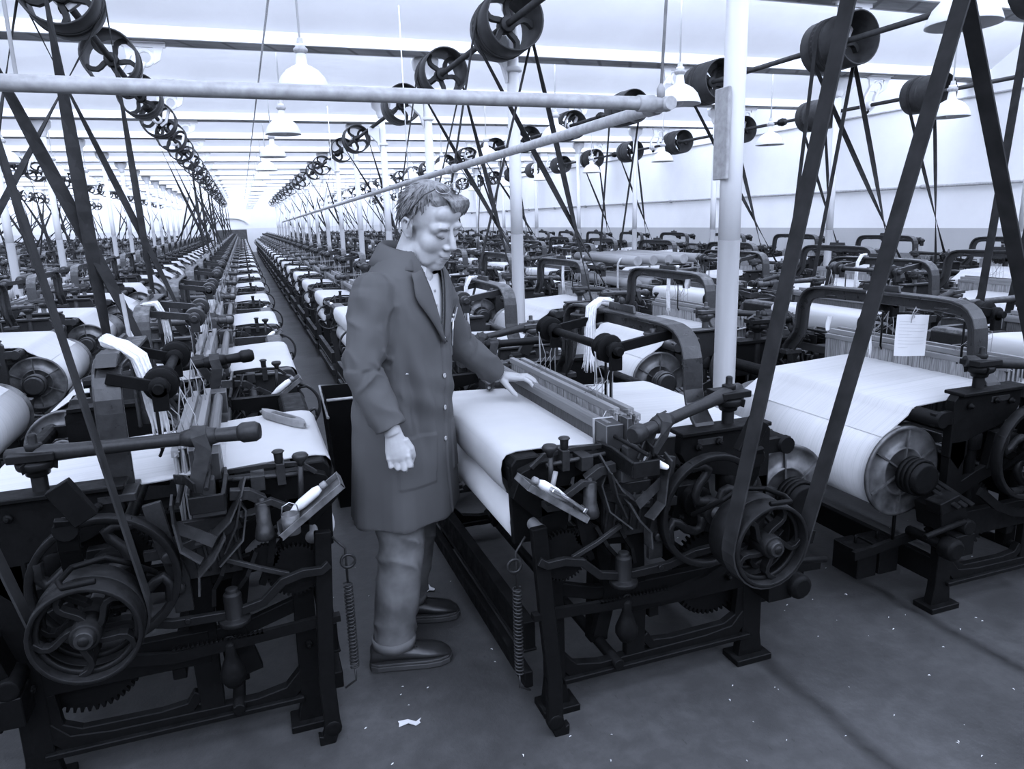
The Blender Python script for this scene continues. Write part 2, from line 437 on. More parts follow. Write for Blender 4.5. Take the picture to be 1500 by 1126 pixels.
# ---- trousers
def fold(p, a, b, amp, freq, ph=0):
    d = b - a; t = (p - a).dot(d) / d.length_squared
    if t < -.1 or t > 1.1: return 0
    return amp * math.sin(freq * t * 2 * PI + ph)
tr_ = MB()
for hip, kn, an in ((HIPR, KR, AR), (HIPL, KL, AL)):
    dn = V((0, 0, 1))
    tr_.tube([hip + V((0, 0, .05)), hip.lerp(kn, .5), kn, kn.lerp(an, .45), kn.lerp(an, .85), an + V((.004, 0, .010))], [.098, .093, .086, .082, .078, .076], 24)
tr_.ball((.487, 2.575, .90), .15, 18)
def rid(x): return 1 - 2 * abs(math.sin(x / 2)) ** .75
def denim_fold(p, n):
    k = 0
    for kn, an in ((KR, AR), (KL, AL)):
        if (p - kn).xy.length > .18 and (p - an).xy.length > .18: continue
        z = p.z
        a = math.atan2(p.y - kn.y, p.x - kn.x)
        w1 = math.exp(-((z - .47) / .09) ** 2); w2 = math.exp(-((z - .15) / .07) ** 2); w3 = math.exp(-((z - .60) / .06) ** 2)
        nz = noise.noise(V((p.x * 9, p.y * 9, z * 5))); mk = max(.15, .5 + .6 * math.sin(a * 1.5 + 2.5 * nz + z * 9))
        k += .011 * mk * w1 * rid(z * 62 + 3.0 * math.sin(a + 1.3) + 3 * nz) + .010 * mk * w2 * rid(z * 78 + 3.0 * math.sin(a + .6) + 3 * nz) + .010 * w3 * mk * math.sin(z * 50 + 3 * math.sin(a) + 3 * nz)
        k += .005 * noise.noise(V((p.x * 14, p.y * 14, z * 7)))
        break
    return p + n * k
obj_tr = link('jeans', remeshed('jeans', tr_, .0075, 6, 'denim', denim_fold), man); obj_tr['label'] = 'washed blue-grey jeans'
for an in (AR, AL):
    cf = MB(); c = an + V((.004, 0, .008)); cf.ring(c + V((0, 0, .012)), .0775, [(.004, -.018), (.004, .018), (-.003, .018), (-.003, -.018)], 'z', 28)
    link('turn_up', cf.mesh('turn_up', 'denim'), obj_tr)

# ---- shoes
def shoe(A0, yaw):
    Rm = Matrix.Translation(V((A0.x, A0.y, 0))) @ Matrix.Rotation(yaw, 4, 'Z')
    up = [(-.085, .035, .030, .085), (-.075, .040, .030, .105), (-.045, .043, .030, .110), (.0, .044, .030, .105), (.035, .044, .028, .100), (.07, .048, .028, .095), (.11, .052, .028, .082), (.15, .051, .028, .074), (.18, .045, .028, .066), (.205, .030, .028, .048), (.213, .012, .030, .040)]
    b = MB(); rings = []
    for x, w, z0, z1 in up:
        rings.append([V((x, w * math.cos(a) * (1 if math.sin(a) < .2 else (1 - .25 * math.sin(a))), (z0 + z1) / 2 + (z1 - z0) / 2 * math.sin(a))) for a in [2 * PI * k / 20 for k in range(20)]])
    b.loft(rings); b.xf(Rm)
    so = MB(); out = [(-.092, .0), (-.086, .026), (-.06, .042), (.0, .045), (.06, .050), (.12, .056), (.17, .052), (.205, .036), (.222, .0), (.205, -.036), (.17, -.052), (.12, -.056), (.06, -.050), (.0, -.045), (-.06, -.042), (-.086, -.026)]
    so.prism(out, 'xy', .004, .024); so.prism([(x * .985, y * .95) for x, y in out], 'xy', .024, .034)
    so.prism([(x, y) for x, y in out if x < .0] , 'xy', .0, .006); so.xf(Rm)
    la = MB()
    for i in range(4):
        x = .060 + .018 * i; la.tube([(x, -.036, .080 - .007 * i), (x + .006, 0, .0995 - .0075 * i), (x, .036, .080 - .007 * i)], .0028, 6)
    la.tube([(.06, .0, .103), (.068, .025, .112), (.085, .038, .095), (.062, .01, .106), (.062, -.03, .112), (.085, -.044, .092), (.06, .0, .105)], .003, 6)
    la.xf(Rm)
    pr = link('shoe', b.mesh('shoe', 'shoe'), man); pr['label'] = 'black laced leather shoe'
    link('sole', so.mesh('sole', 'sole', 1, .003), pr); link('laces', la.mesh('laces', 'dark'), pr)
shoe(AR, math.radians(-9)); shoe(AL, math.radians(-14))

# ---- shirt
sh = MB().loft([[tsurf(-1.1 + 2.2 * k / 16, 1.12 + .032 * j, -.014) for k in range(17)] for j in range(11)], False, False)
rings = []
for z, r in ((1.44, .088), (1.475, .078), (1.508, .071), (1.510, .067), (1.46, .071)):
    c = V((.533, 2.553, z)) + Fd * (z - 1.45) * .35; rings.append([c + Fd * math.cos(a) * r * 1.02 - Rd * math.sin(a) * r - Zd * (.05 * max(0, math.cos(a)) ** 2 * (z > 1.45)) for a in [.42 + (2 * PI - .84) * k / 23 for k in range(24)]])
sh.loft(rings, False, False)
for s in (-1, 1): sh.prism([(0, 0), (1, 0), (1, 1), (0, 1)], 'xy', 0, 0) if False else None
shirt = link('shirt', sh.mesh('shirt', 'shirt'), man); shirt['label'] = 'pale open-necked shirt'
bt = MB()
for z in (1.435, 1.385, 1.335): bt.lathe([(.0, 0), (.005, 0), (.005, .002), (.0, .002)], tsurf(.05, z, -.011), Fd, 10)
link('shirt_button', bt.mesh('shirt_button', 'pipe'), shirt)

# ---- work coat
ct = MB().loft(torso_rings(0, .565, 1.53, 32))
limb(ct, [RS + V((.03, .035, .0)), RS + V((-.002, -.002, -.05)), RE, RW + (RE - RW) * .10], [.070, .076, .066, .056], 20)
limb(ct, [LS + V((-.03, -.03, .0)), LS, LE, LW + (LE - LW) * .08], [.080, .078, .064, .052], 20)
ct.ball(RS + V((.010, .012, -.015)), .070, 18); ct.ball(LS + V((-.01, -.01, -.015)), .070, 18)
def seg_t(p, a, b):
    d = b - a; t = max(0, min(1, (p - a).dot(d) / d.length_squared)); q = a + d * t
    return t, (p - q).length, q
def rid(x): return 1 - 2 * abs(math.sin(x / 2)) ** .75
def coat_fold(p, n):
    k = .0035 * noise.noise(V((p.x * 9, p.y * 9, p.z * 6)))
    dr = min(seg_t(p, RS, RE)[1], seg_t(p, RE, RW)[1]); dl = min(seg_t(p, LS, LE)[1], seg_t(p, LE, LW)[1])
    c, w, d = tor(p.z); q = p - c; lat = -q.dot(Rd); fr = q.dot(Fd); th = math.atan2(lat / w, fr / d)
    for dd, (a, e, h), sg in ((dr, (RS, RE, RW), 1), (dl, (LS, LE, LW), -1)):
        if dd < .10 and ((q.xy.length > .17) or dd < .07):
            t1, d1, _ = seg_t(p, a, e); t2, d2, _ = seg_t(p, e, h)
            s = t1 if d1 < d2 else 1 + t2
            ax = (e - a).normalized() if d1 < d2 else (h - e).normalized()
            u, v_ = frame(ax); rr = p - (a.lerp(e, t1) if d1 < d2 else e.lerp(h, t2)); an = math.atan2(rr.dot(v_), rr.dot(u))
            we = math.exp(-((s - 1.0) / .30) ** 2); ws = math.exp(-((s - .35) / .25) ** 2); wc = math.exp(-((s - 1.75) / .25) ** 2)
            nz = noise.noise(V((s * 2.0, an * .9, 7.3))); mk = max(0, .5 + .5 * math.sin(an * 2 + 3 * nz))
            k += we * .010 * mk * rid(s * 19 + 3.0 * math.sin(an + .5) + 4 * nz) + ws * .006 * mk * rid(s * 13 + 3.2 * math.sin(an + 1) + 4 * nz) + wc * .006 * mk * rid(s * 15 + 3 * math.sin(an + 2) + 4 * nz)
            k += .004 * noise.noise(V((s * 5, an * 1.2, 3.1)))
            return p + n * k
    # skirt drape, waist pull and the deep diagonal fold from elbow to pocket
    low = max(0, min(1, (1.0 - p.z) / .4))
    k += low * .007 * math.sin(th * 7 + 1.1 + p.z * 2) + .004 * math.exp(-((p.z - 1.02) / .10) ** 2) * math.sin(p.z * 60 + th * 5)
    line = (th + .95) - (1.20 - p.z) * 1.15
    k += -.024 * math.exp(-(line / .13) ** 2) * math.exp(-((p.z - 1.0) / .17) ** 2) + .016 * math.exp(-((line - .26) / .14) ** 2) * math.exp(-((p.z - 1.0) / .17) ** 2)
    k += .006 * math.exp(-((th + .9 - (1.38 - p.z) * 2.6) / .12) ** 2) * math.exp(-((p.z - 1.30) / .08) ** 2)
    # front opening: overlapping edge, groove beside it
    if abs(th) < .6 and p.z < 1.24:
        x = lat - .012 - .004 * math.sin(p.z * 14)
        k += .004 / (1 + math.exp(-x / .0035)) * math.exp(-max(0, x) / .10) - .009 * math.exp(-((x + .004) / .0055) ** 2)
    # patch pockets
    if -1.05 < th < -.32 and .72 < p.z < .90 + .0: k += .0045
    if .32 < th < 1.0 and .72 < p.z < .90: k += .0045
    if .38 < th < .95 and 1.14 < p.z < 1.27: k += .004
    return p + n * k
cme = remeshed('work_coat', ct, .0062, 4, 'coat', coat_fold)
# cut the V of the neck opening and the hollow hem
bm = bmesh.new(); bm.from_mesh(cme); kill = []
for f in bm.faces:
    p = f.calc_center_median(); c, w, d = tor(min(p.z, 1.53)); q = p - c; lat = -q.dot(Rd); fr = q.dot(Fd)
    if p.z > 1.225 and fr > .0 and abs(lat - .01) < (p.z - 1.225) * .31 - .007: kill.append(f)
    elif p.z > 1.495 and q.xy.length < .098: kill.append(f)
    elif p.z < .58 and f.normal.z < -.7: kill.append(f)
bmesh.ops.delete(bm, geom=kill, context='FACES'); bm.to_mesh(cme); bm.free()
coat = link('work_coat', cme, man); coat['label'] = 'dark grey work coat'
def ribbon(rows, th=.003):
    b = MB(); b.loft(rows, False, False, True)
    r2 = []
    for i, r in enumerate(rows):
        rr = []
        for j, p in enumerate(r):
            a = r[min(j + 1, len(r) - 1)] - r[max(j - 1, 0)]; c = rows[min(i + 1, len(rows) - 1)][j] - rows[max(i - 1, 0)][j]
            nn = a.cross(c); nn = nn.normalized() if nn.length > 1e-9 else V((0, 0, 1)); rr.append(p - nn * th)
        r2.append(rr)
    b.loft(r2[::-1], False, False, True)
    ed = lambda a, c: b.loft([a, c], False, False, False)
    ed(rows[0], r2[0]); ed(rows[-1], r2[-1]); ed([r[0] for r in rows], [r[0] for r in r2]); ed([r[-1] for r in rows], [r[-1] for r in r2])
    return b
# lapels: follow the V edge from its foot to the side of the neck, then the collar round the back
for s in (-1, 1):
    rows = []
    for i in range(11):
        t = i / 10; z = 1.215 + .25 * t
        half = (z - 1.225) * .31 + .004
        c, w, d = tor(z); th_in = math.asin(max(-1, min(1, (s * half + .01) / w)))
        wd = .010 + .066 * min(1, t * 1.6) * (1 if t < .72 else 1 - .55 * (t - .72) / .28)
        inn = tsurf(th_in, z, .006); row = []
        for j in range(5):
            u = j / 4; row.append(tsurf(th_in + s * u * wd / w * 1.1, z - .012 * u, .006 + .010 * math.sin(u * PI * .8)))
        rows.append(row)
    link('lapel', ribbon(rows).mesh('lapel', 'coat'), coat)
rows = []
for i in range(25):
    a = -2.25 + 4.5 * i / 24 + PI; back = .5 + .5 * math.cos(a - PI)
    c = V((.532, 2.555, 1.0)); row = []
    for u, r, z in ((0, .076, 1.490 + .030 * back), (.25, .082, 1.512 + .048 * back), (.5, .094, 1.508 + .046 * back), (.8, .118, 1.478 + .036 * back), (1, .134, 1.456 + .030 * back)):
        row.append(V((c.x, c.y, 0)) + Fd * math.cos(a) * r * 1.0 - Rd * math.sin(a) * r * 1.08 + V((0, 0, z)))
    rows.append(row)
link('collar', ribbon(rows).mesh('collar', 'coat'), coat)
for z in (1.215, 1.09, .975, .86): 
    b = MB().lathe([(.0, 0), (.009, 0), (.009, .003), (.004, .004), (.004, .003), (.0, .003)], tsurf(-.03 if z < 1.2 else .09, z, .006), Fd, 12)
    link('button', b.mesh('button', 'wtwhite' if z > 1.2 else 'pipe'), coat)
b = MB().lathe([(.0, 0), (.008, 0), (.008, .003), (.0, .003)], tsurf(.36, 1.275, .012), Fd, 12); link('button', b.mesh('button', 'wtwhite'), coat)

# ---- hair: a thick cap grown from the skull, swept to the man's left
def hair_mesh():
    b = MB(); nu, nv = 72, 34; c0_ = V((0, -.012, .034)); grid = []
    for j in range(nv + 1):
        row = []
        el = PI / 2 - (PI * .80) * j / nv
        for i in range(nu):
            az = 2 * PI * i / nu
            d = V((math.cos(el) * math.cos(az), math.cos(el) * math.sin(az), math.sin(el)))
            p = c0_ + V((d.x * .077, d.y * .098, d.z * .086))
            # hair line height at this bearing (y forward)
            y = math.sin(az)
            if y > .55: line = .074 + (.0 if p.x > 0 else -.010) - .22 * max(0, -p.x)
            elif y > .1: line = .036 + (y - .1) * .13
            elif y > -.12: line = -.012 + (y + .12) * .19
            elif y > -.4: line = -.045 + (y + .4) * .118
            else: line = -.062
            m = max(0, min(1, (p.z - line) / .022))
            m = m * m * (3 - 2 * m)
            thick = .004 + .010 * max(0, d.z) + .011 * max(0, d.y) * max(0, d.z) + .006 * max(0, -d.y)
            ru = noise.noise(V((p.x * 60, p.y * 22, p.z * 60))) * .002
            r = p + d * ((thick + ru) * m - .006 * (1 - m))
            row.append(H(r.x, r.y, r.z))
        grid.append(row)
    b.loft(grid, True, False, True)
    return b
hm = hair_mesh()
def lock(pts, r):
    pp = [H(*p) for p in pts]; hm.tube(pp, [r * .6, r, r, r * .8, r * .25][:len(pp)], 5)
random.seed(11)
def scalp(az, el, k=1.0):
    return V((0, -.012, .034)) + V((math.cos(el) * math.cos(az) * .081, math.cos(el) * math.sin(az) * .103, math.sin(el) * .092)) * k
for i in range(1250):     # short locks lying back and down from the crown
    az = random.random() * 2 * PI; el = math.asin(random.uniform(-.25, 1))
    p = scalp(az, el)
    y = math.sin(az) * math.cos(el)
    low = .086 if y > .55 else .040 + (y - .1) * .14 if y > .1 else -.004 if y > -.2 else -.04
    if p.z < low + .006: continue
    d = (p - V((0, -.012, .034))).normalized()
    fl = V((-.6 * (y > .2) + .15 * d.x, .5 * d.y + .25 * (p.z > .09), -.55 - .5 * (1 - d.z))); fl = fl - d * fl.dot(d)
    fl = (fl.normalized() + V((random.uniform(-.3, .3), random.uniform(-.3, .3), random.uniform(-.2, .2)))).normalized()
    ln = random.uniform(.028, .052)
    q = p + fl * ln * .5 + d * .0035; e = p + fl * ln - d * random.uniform(.000, .005)
    if e.z < low - .006 and y > -.2: continue
    lock([tuple(p - d * .006), tuple(p + d * .004), tuple(q), tuple(e)], random.uniform(.0012, .0022))
for i in range(150):      # fringe swept across to the far side of the brow
    x0 = -(-.040 + .085 * random.random()); sw = -(.026 + .02 * random.random()); far = x0 < .012
    lock([(x0, .050 + .02 * random.random(), .119), (x0 + sw * .3, .080, .112), (x0 + sw * .8, .090 - abs(x0 + sw * .8) * .26, .095), (x0 + sw * 1.2, .089 - abs(x0 + sw * 1.2) * .32, .078 - .012 * random.random() * far), (x0 + sw * 1.5, .083 - abs(x0 + sw * 1.5) * .36, .064 - .020 * random.random() * far + .012 * (not far))], random.uniform(.0014, .0026))
hair = link('hair', hm.mesh('hair', 'hair'), man); hair['label'] = 'short greying hair swept across the brow'
br = MB()
for s in (-1, 1):
    q = MB().tube([(s * .012, .0905, .022), (s * .026, .0915, .0275), (s * .042, .082, .026), (s * .052, .070, .019)], [.002, .0032, .0028, .0012], 6); q.v = [H(*p) for p in q.v]; br.merge(q)
eb = link('eyebrows', br.mesh('eyebrows', 'hair'), man)
ey = MB()
for s in (-1, 1):
    q = MB().tube([(s * .016, .0815, -.001), (s * .024, .0865, -.0055), (s * .033, .0868, -.0065), (s * .043, .080, -.004), (s * .048, .073, -.001)], [.0007, .0013, .0015, .0013, .0006], 6); q.v = [H(*p) for p in q.v]; ey.merge(q)
link('eyelashes', ey.mesh('eyelashes', 'lash'), man)
mo = MB(); q = MB().tube([(-.023, .0895, -.0755), (-.011, .0985, -.0735), (.0, .0995, -.0735), (.011, .0985, -.0735), (.023, .0895, -.0755)], [.0006, .0011, .0012, .0011, .0006], 6); q.v = [H(*p) for p in q.v]; mo.merge(q)
link('mouth_line', mo.mesh('mouth_line', 'strap'), man)
# spectacles pushed up on the head
sp_ = thing('spectacles', "wire spectacles pushed up on the man's hair", 'spectacles', H(0, .07, .115))
rel = lambda p: H(*p) - H(0, .07, .115)
fr_ = MB(); ln_ = MB()
for s in (-1, 1):
    ringp = [rel((s * .032 + .024 * math.cos(a), .052 - .016 * math.sin(a) - .25 * abs(s * .032 + .024 * math.cos(a)), .142 + .010 * math.sin(a) - .12 * abs(s * .032 + .024 * math.cos(a)))) for a in [2 * PI * k / 20 for k in range(21)]]
    fr_.tube(ringp, .0012, 6, caps=False)
    ln_.loft([[p for p in ringp[:-1]], [p + (Hm @ V((0, .0015, 0))) for p in ringp[:-1]]], True, True, False)
fr_.tube([rel((-.009, .050, .142)), rel((0, .052, .145)), rel((.009, .050, .142))], .0012, 6)
obj('rims', fr_, 'bright', sp_); obj('lenses', ln_, 'lens', sp_)
tm = MB()
for s in (-1, 1): tm.tube([rel((s * .056, .038, .136)), rel((s * .080, .020, .112)), rel((s * .093, -.010, .055)), rel((s * .093, -.04, .010)), rel((s * .086, -.052, -.008))], .0022, 6)
obj('temple_arms', tm, 'dark', sp_)
# pen and small reed hook in the breast pocket
p0 = tsurf(.62, 1.275, .010)
ax = (V((.35, .1, 1)) ).normalized()
b = MB().tube([p0 - ax * .10, p0 - ax * .09, p0 + ax * .035, p0 + ax * .05], [.002, .005, .0052, .003], 10)
pn = tag(obj('pen', b, 'dark'), "dark pen clipped in the man's breast pocket", 'pen')
obj('clip', MB().bar([p0 + ax * .04 + Fd * .007, p0 - ax * .01 + Fd * .008], .004, .0015, (1, 0, 0)), 'bright', pn)
p1 = tsurf(.50, 1.268, .012); ax = V((.1, .05, 1)).normalized()
b = MB().tube([p1 - ax * .09, p1 + ax * .012], .004, 8).ball(p1 + ax * .018, .008, 10)
tag(obj('reed_hook', b, 'bright'), "white-headed weaver's hook in the man's breast pocket", 'tool')
# ------------------------------------------------------------------ the shed
XL, XR, Y0, Y1 = -14.5, 9.95, -6.0, 51.0
BAY, G0, SOF = 2.75, 2.43, 3.33

def wall_mat(name, c, brick=True):
    m, nt, b = new_mat(name)
    t = tex(nt, 'Noise', .9, 5, .6)
    nt.links.new(ramp(nt, t.outputs[0], [(.3, c * .9), (.7, c)]), b.inputs['Base Color'])
    b.inputs['Roughness'].default_value = .6; b.inputs['Specular IOR Level'].default_value = .3
    if brick:
        k = tex(nt, 'Brick', 4.2, vec_scale=(1, 1, 1), rot=(0, PI / 2, PI / 2))
        k.inputs['Mortar Size'].default_value = .012
        k.inputs['Color1'].default_value = (1, 1, 1, 1); k.inputs['Color2'].default_value = (.9, .9, .9, 1); k.inputs['Mortar'].default_value = (0, 0, 0, 1)
        bump(nt, b, k.outputs[0], .3, .01)
    else:
        bump(nt, b, tex(nt, 'Noise', 6, 4, vec_scale=(.3, 1, 1)).outputs[0], .25, .02)
    return m
M['wall'] = wall_mat('white_painted_brick', .82)
M['dado'] = wall_mat('grey_painted_brick', .46)
M['plaster'] = wall_mat('white_roof_plaster', .92, False)
M['colwhite'] = simple('white_gloss_paint', .60, .4, 0, .4)
M['colgrey'] = simple('grey_gloss_paint', .21, .4, 0, .4)

def board_mat():
    m, nt, b = new_mat('grey_boarded_soffit')
    w = tex(nt, 'Wave', .9, rot=(0, 0, .5)); w.inputs['Distortion'].default_value = 1.5
    n = tex(nt, 'Noise', 3, 4, vec_scale=(.6, 2, 1))
    a = ramp(nt, n.outputs[0], [(.35, .20), (.65, .42)])
    nt.links.new(mixc(nt, ramp(nt, w.outputs[0], [(.0, 1.), (.06, 0.)]), a, .16), b.inputs['Base Color'])
    b.inputs['Roughness'].default_value = .7
    return m
M['boards'] = board_mat()

def floor_mat():
    m, nt, b = new_mat('worn_oily_concrete')
    n1 = tex(nt, 'Noise', 1.3, 6, .62); n2 = tex(nt, 'Noise', 14, 5, .7); n3 = tex(nt, 'Noise', 60, 3, .6, vec_scale=(1, .35, 1), rot=(0, 0, .6))
    base = mixc(nt, ramp(nt, n1.outputs[0], [(.3, 0.), (.68, 1.)]), .036, .075)
    base = mixc(nt, ramp(nt, n2.outputs[0], [(.42, .4), (.62, 0.)]), base, .024)
    base = mixc(nt, ramp(nt, n3.outputs[0], [(.66, 0.), (.72, .6)]), base, .02)
    # joints in the concrete running down the shed
    tc = nt.nodes.new('ShaderNodeTexCoord'); sp_ = nt.nodes.new('ShaderNodeSeparateXYZ'); nt.links.new(tc.outputs['Object'], sp_.inputs[0])
    wob = tex(nt, 'Noise', 2.2, 4, .7)
    def math_(op, a, c):
        q = nt.nodes.new('ShaderNodeMath'); q.operation = op
        for i, v in enumerate((a, c)):
            if hasattr(v, 'links'): nt.links.new(v, q.inputs[i])
            elif v is not None: q.inputs[i].default_value = v
        return q.outputs[0]
    xx = math_('ADD', sp_.outputs['X'], math_('MULTIPLY', math_('SUBTRACT', wob.outputs[0], .5), .10))
    joint = None
    for jx in (1.665, 2.45):
        dd = math_('ABSOLUTE', math_('SUBTRACT', xx, jx), None)
        f = ramp(nt, dd, [(0, 1.), (.012, .8), (.045, 0.)])
        joint = f if joint is None else math_('MAXIMUM', joint, f)
    jm = math_('MULTIPLY', joint, ramp(nt, n2.outputs[0], [(.3, .35), (.6, 1.)]))
    base = mixc(nt, jm, base, .011)
    nt.links.new(base, b.inputs['Base Color'])
    nt.links.new(ramp(nt, n1.outputs[0], [(.3, .38), (.7, .62)]), b.inputs['Roughness'])
    b.inputs['Specular IOR Level'].default_value = .5
    mx = math_('SUBTRACT', n2.outputs[0], math_('MULTIPLY', joint, .6))
    bump(nt, b, mx, .35, .008)
    return m
M['floor'] = floor_mat()

def pane_mat():
    m, nt, b = new_mat('frosted_skylight_glass')
    nt.nodes.remove(b)
    e = nt.nodes.new('ShaderNodeEmission'); e.inputs[0].default_value = (.68, .768, 1, 1); e.inputs[1].default_value = SKY
    nt.links.new(e.outputs[0], nt.nodes['Material Output'].inputs[0])
    return m
SKY = 8.9
M['pane'] = pane_mat()

struct('floor', MB().box(XL, XR, Y0, Y1, -.1, 0), 'floor')
w = MB().box(XR, XR + .2, Y0, Y1, 0, 1.30, 1).box(XR, XR + .2, Y0, Y1, 1.30, 5.0)
struct('wall_right', w, ['wall', 'dado'])
struct('wall_left', MB().box(XL - .2, XL, Y0, Y1, 0, 1.3, 1).box(XL - .2, XL, Y0, Y1, 1.3, 5.0), ['wall', 'dado'])
struct('wall_back', MB().box(XL, XR, Y0 - .2, Y0, 0, 1.3, 1).box(XL, XR, Y0 - .2, Y0, 1.3, 5.0), ['wall', 'dado'])
M['endwall'] = wall_mat('dull_white_brick', .55)
struct('wall_front', MB().box(XL, XR, Y1, Y1 + .2, 0, 1.5, 1).box(XL, XR, Y1, Y1 + .2, 1.5, 5.0), ['endwall', 'dado'])
# arched opening head and doorway far down the shed
arch = MB(); pts = [(-.6 + 1.0 * math.cos(t), Y1 - .06, 1.75 + .42 * math.sin(t)) for t in [PI * i / 14 for i in range(15)]]
arch.bar(pts, .12, .06, (0, 1, 0))
struct('trim_arch', arch, 'dado')

ceil = MB(); nb = 0
for k in range(-3, 18):
    y = G0 + BAY * k
    if y + BAY > Y1 + 1: break
    yb = y + .32
    # soffit-to-ridge glass opening is left to the window; plaster slope from ridge to next valley
    ry, rz = yb + .64, 4.56
    ny = y + BAY
    ceil.prism([(ry, rz), (ny, 3.44), (ny, 3.49), (ry, rz + .06)], 'yz', XL, XR)
    t = MB().box(XL, XR, y, y + .04, SOF, 3.47, 0).box(XL, XR, y + .04, yb, SOF, SOF + .03, 1).box(XL, XR, yb, yb + .03, SOF, 3.47, 0).box(XL, XR, y, y + .05, 3.44, 3.455, 0)
    o = struct('trim_%d' % (nb + 1), t, ['plaster', 'boards']); o['label'] = 'gutter beam with grey boarded soffit crossing the shed'
    wn = struct('window_%d' % (nb + 1), MB().add([(XL, yb + .02, 3.46), (XR, yb + .02, 3.46), (XR, ry, rz), (XL, ry, rz)], [(0, 1, 2, 3)]), 'pane')
    bars = MB()
    for i in range(41):
        x = XL + .02 + i * (XR - XL - .04) / 40
        bars.bar([(x, yb + .03, 3.455), (x, ry - .01, rz - .015)], .03, .03, (1, 0, 0))
    obj('window_frame', bars, 'colwhite', wn)
    nb += 1
struct('ceiling', ceil, 'plaster')
# roof closes over the open ends
struct('ceiling_end', MB().box(XL - .2, XR + .2, Y0 - .2, G0 - 3 * BAY, 3.4, 3.5), 'plaster')

# columns
def column(x, y, dado, label, bracket):
    t = thing('cast_iron_column', label, 'column', (x, y, 0), 'white cast-iron columns')
    obj('shaft', MB().lathe([(.0, dado - .01), (.048, dado - .01), (.047, 1.9), (.045, 3.20)], (0, 0, 0), n=24), 'colwhite', t)
    obj('painted_base', MB().lathe([(.085, 0), (.085, .05), (.062, .09), (.051, .16), (.0485, dado)], (0, 0, 0), n=24), 'colgrey', t)['label'] = 'grey painted lower length'
    h = MB().lathe([(.05, 3.08), (.058, 3.10), (.075, 3.14), (.075, 3.17), (.13, 3.22), (.15, 3.30), (.15, 3.325)], (0, 0, 0), n=20)
    obj('capital', h, 'colwhite', t)
    if bracket:
        h = MB().lathe([(.05, 2.70), (.072, 2.705), (.072, 2.735), (.05, 2.74)], (0, 0, 0), n=20)
        h.prism([(-.05, 2.62), (-.05, 2.95), (-.20, 2.95), (-.20, 2.86), (-.09, 2.75)], 'xz', -.03, .03)
        obj('shaft_bracket', h, 'colwhite', t, .004)
    return t
ord_ = ['first', 'second', 'third', 'fourth', 'fifth', 'sixth', 'seventh', 'eighth', 'ninth', 'tenth', 'eleventh', 'twelfth', 'thirteenth', 'fourteenth', 'fifteenth', 'sixteenth', 'seventeenth', 'eighteenth', 'nineteenth', 'twentieth', 'twenty-first', 'twenty-second', 'twenty-third', 'twenty-fourth', 'twenty-fifth', 'twenty-sixth']
def row_of_columns(x, dado, rowname, bracket, kmax=17):
    n = 0
    for k in range(0, kmax):
        y = 2.82 + BAY * k
        if x < 0 and y < 8: continue
        if not in_view(x - .1, x + .1, y - .1, y + .1, 0, 3.3, 40): continue
        n += 1
        column(x, y, dado, 'white iron column with grey foot, %s from the camera, row %s' % (ord_[n - 1], rowname), bracket)
row_of_columns(2.05, 1.5, 'behind the man', True)
row_of_columns(-2.78, 1.5, 'left of the long alley', False)
row_of_columns(7.70, 1.34, 'near the right wall', False)
# ------------------------------------------------------------------ line shafts, drums, hangers, lamps, pipes
ZS = 2.96
YS = [2.0 + 1.85 * i for i in range(26)]
YL = [2.24] + [3.87 + 1.85 * i for i in range(25)]
SHAFTS = {  # x, z, loom rows it drives
    'middle': (1.91, 2.96, YS, 'beside the columns'),
    'left': (-.86, 2.98, YL, 'left of the alley'),
    'right': (4.88, 2.98, YS, 'right of the near white column'),
    'wall': (7.98, 2.95, YS, 'nearest the right wall'),
    'farleft': (-4.3, 2.98, YL, 'second leftward'),
    'edgeleft': (-7.5, 2.98, YL, 'third leftward')}
DR = .21
def drum_mesh(length):
    b = MB(); h = length / 2
    b.ring((0, 0, 0), DR, [(0, -h), (.004, -h * .35), (.004, h * .35), (0, h), (-.014, h), (-.012, -h)], n=32)
    b.ring((0, 0, 0), DR, [(.006, -.012), (.006, .012), (-.002, .012), (-.002, -.012)], n=32)
    b.lathe([(.02, -.06), (.055, -.06), (.055, .06), (.02, .06)], (0, 0, 0), 'y', 16)
    for y in (0,):
        for i in range(5):
            a = 2 * PI * i / 5; pts = []
            for j in range(6):
                r = .04 + (DR - .05) * j / 5; th = a + .55 * math.sin(j / 5 * PI) * .6
                pts.append((r * math.cos(th), y, r * math.sin(th)))
            b.bar(pts, .05, .035, (0, 1, 0))
    return b.mesh('drum', ['drum'], 1, .002)
DRUM = drum_mesh(.40); DRUM_LONG = drum_mesh(.46)
GRIP = MB().ring((0, 0, 0), DR + .004, [(.004, -.03), (.004, .03), (0, .03), (0, -.03)], n=32).mesh('belt_lagging', ['strap'])
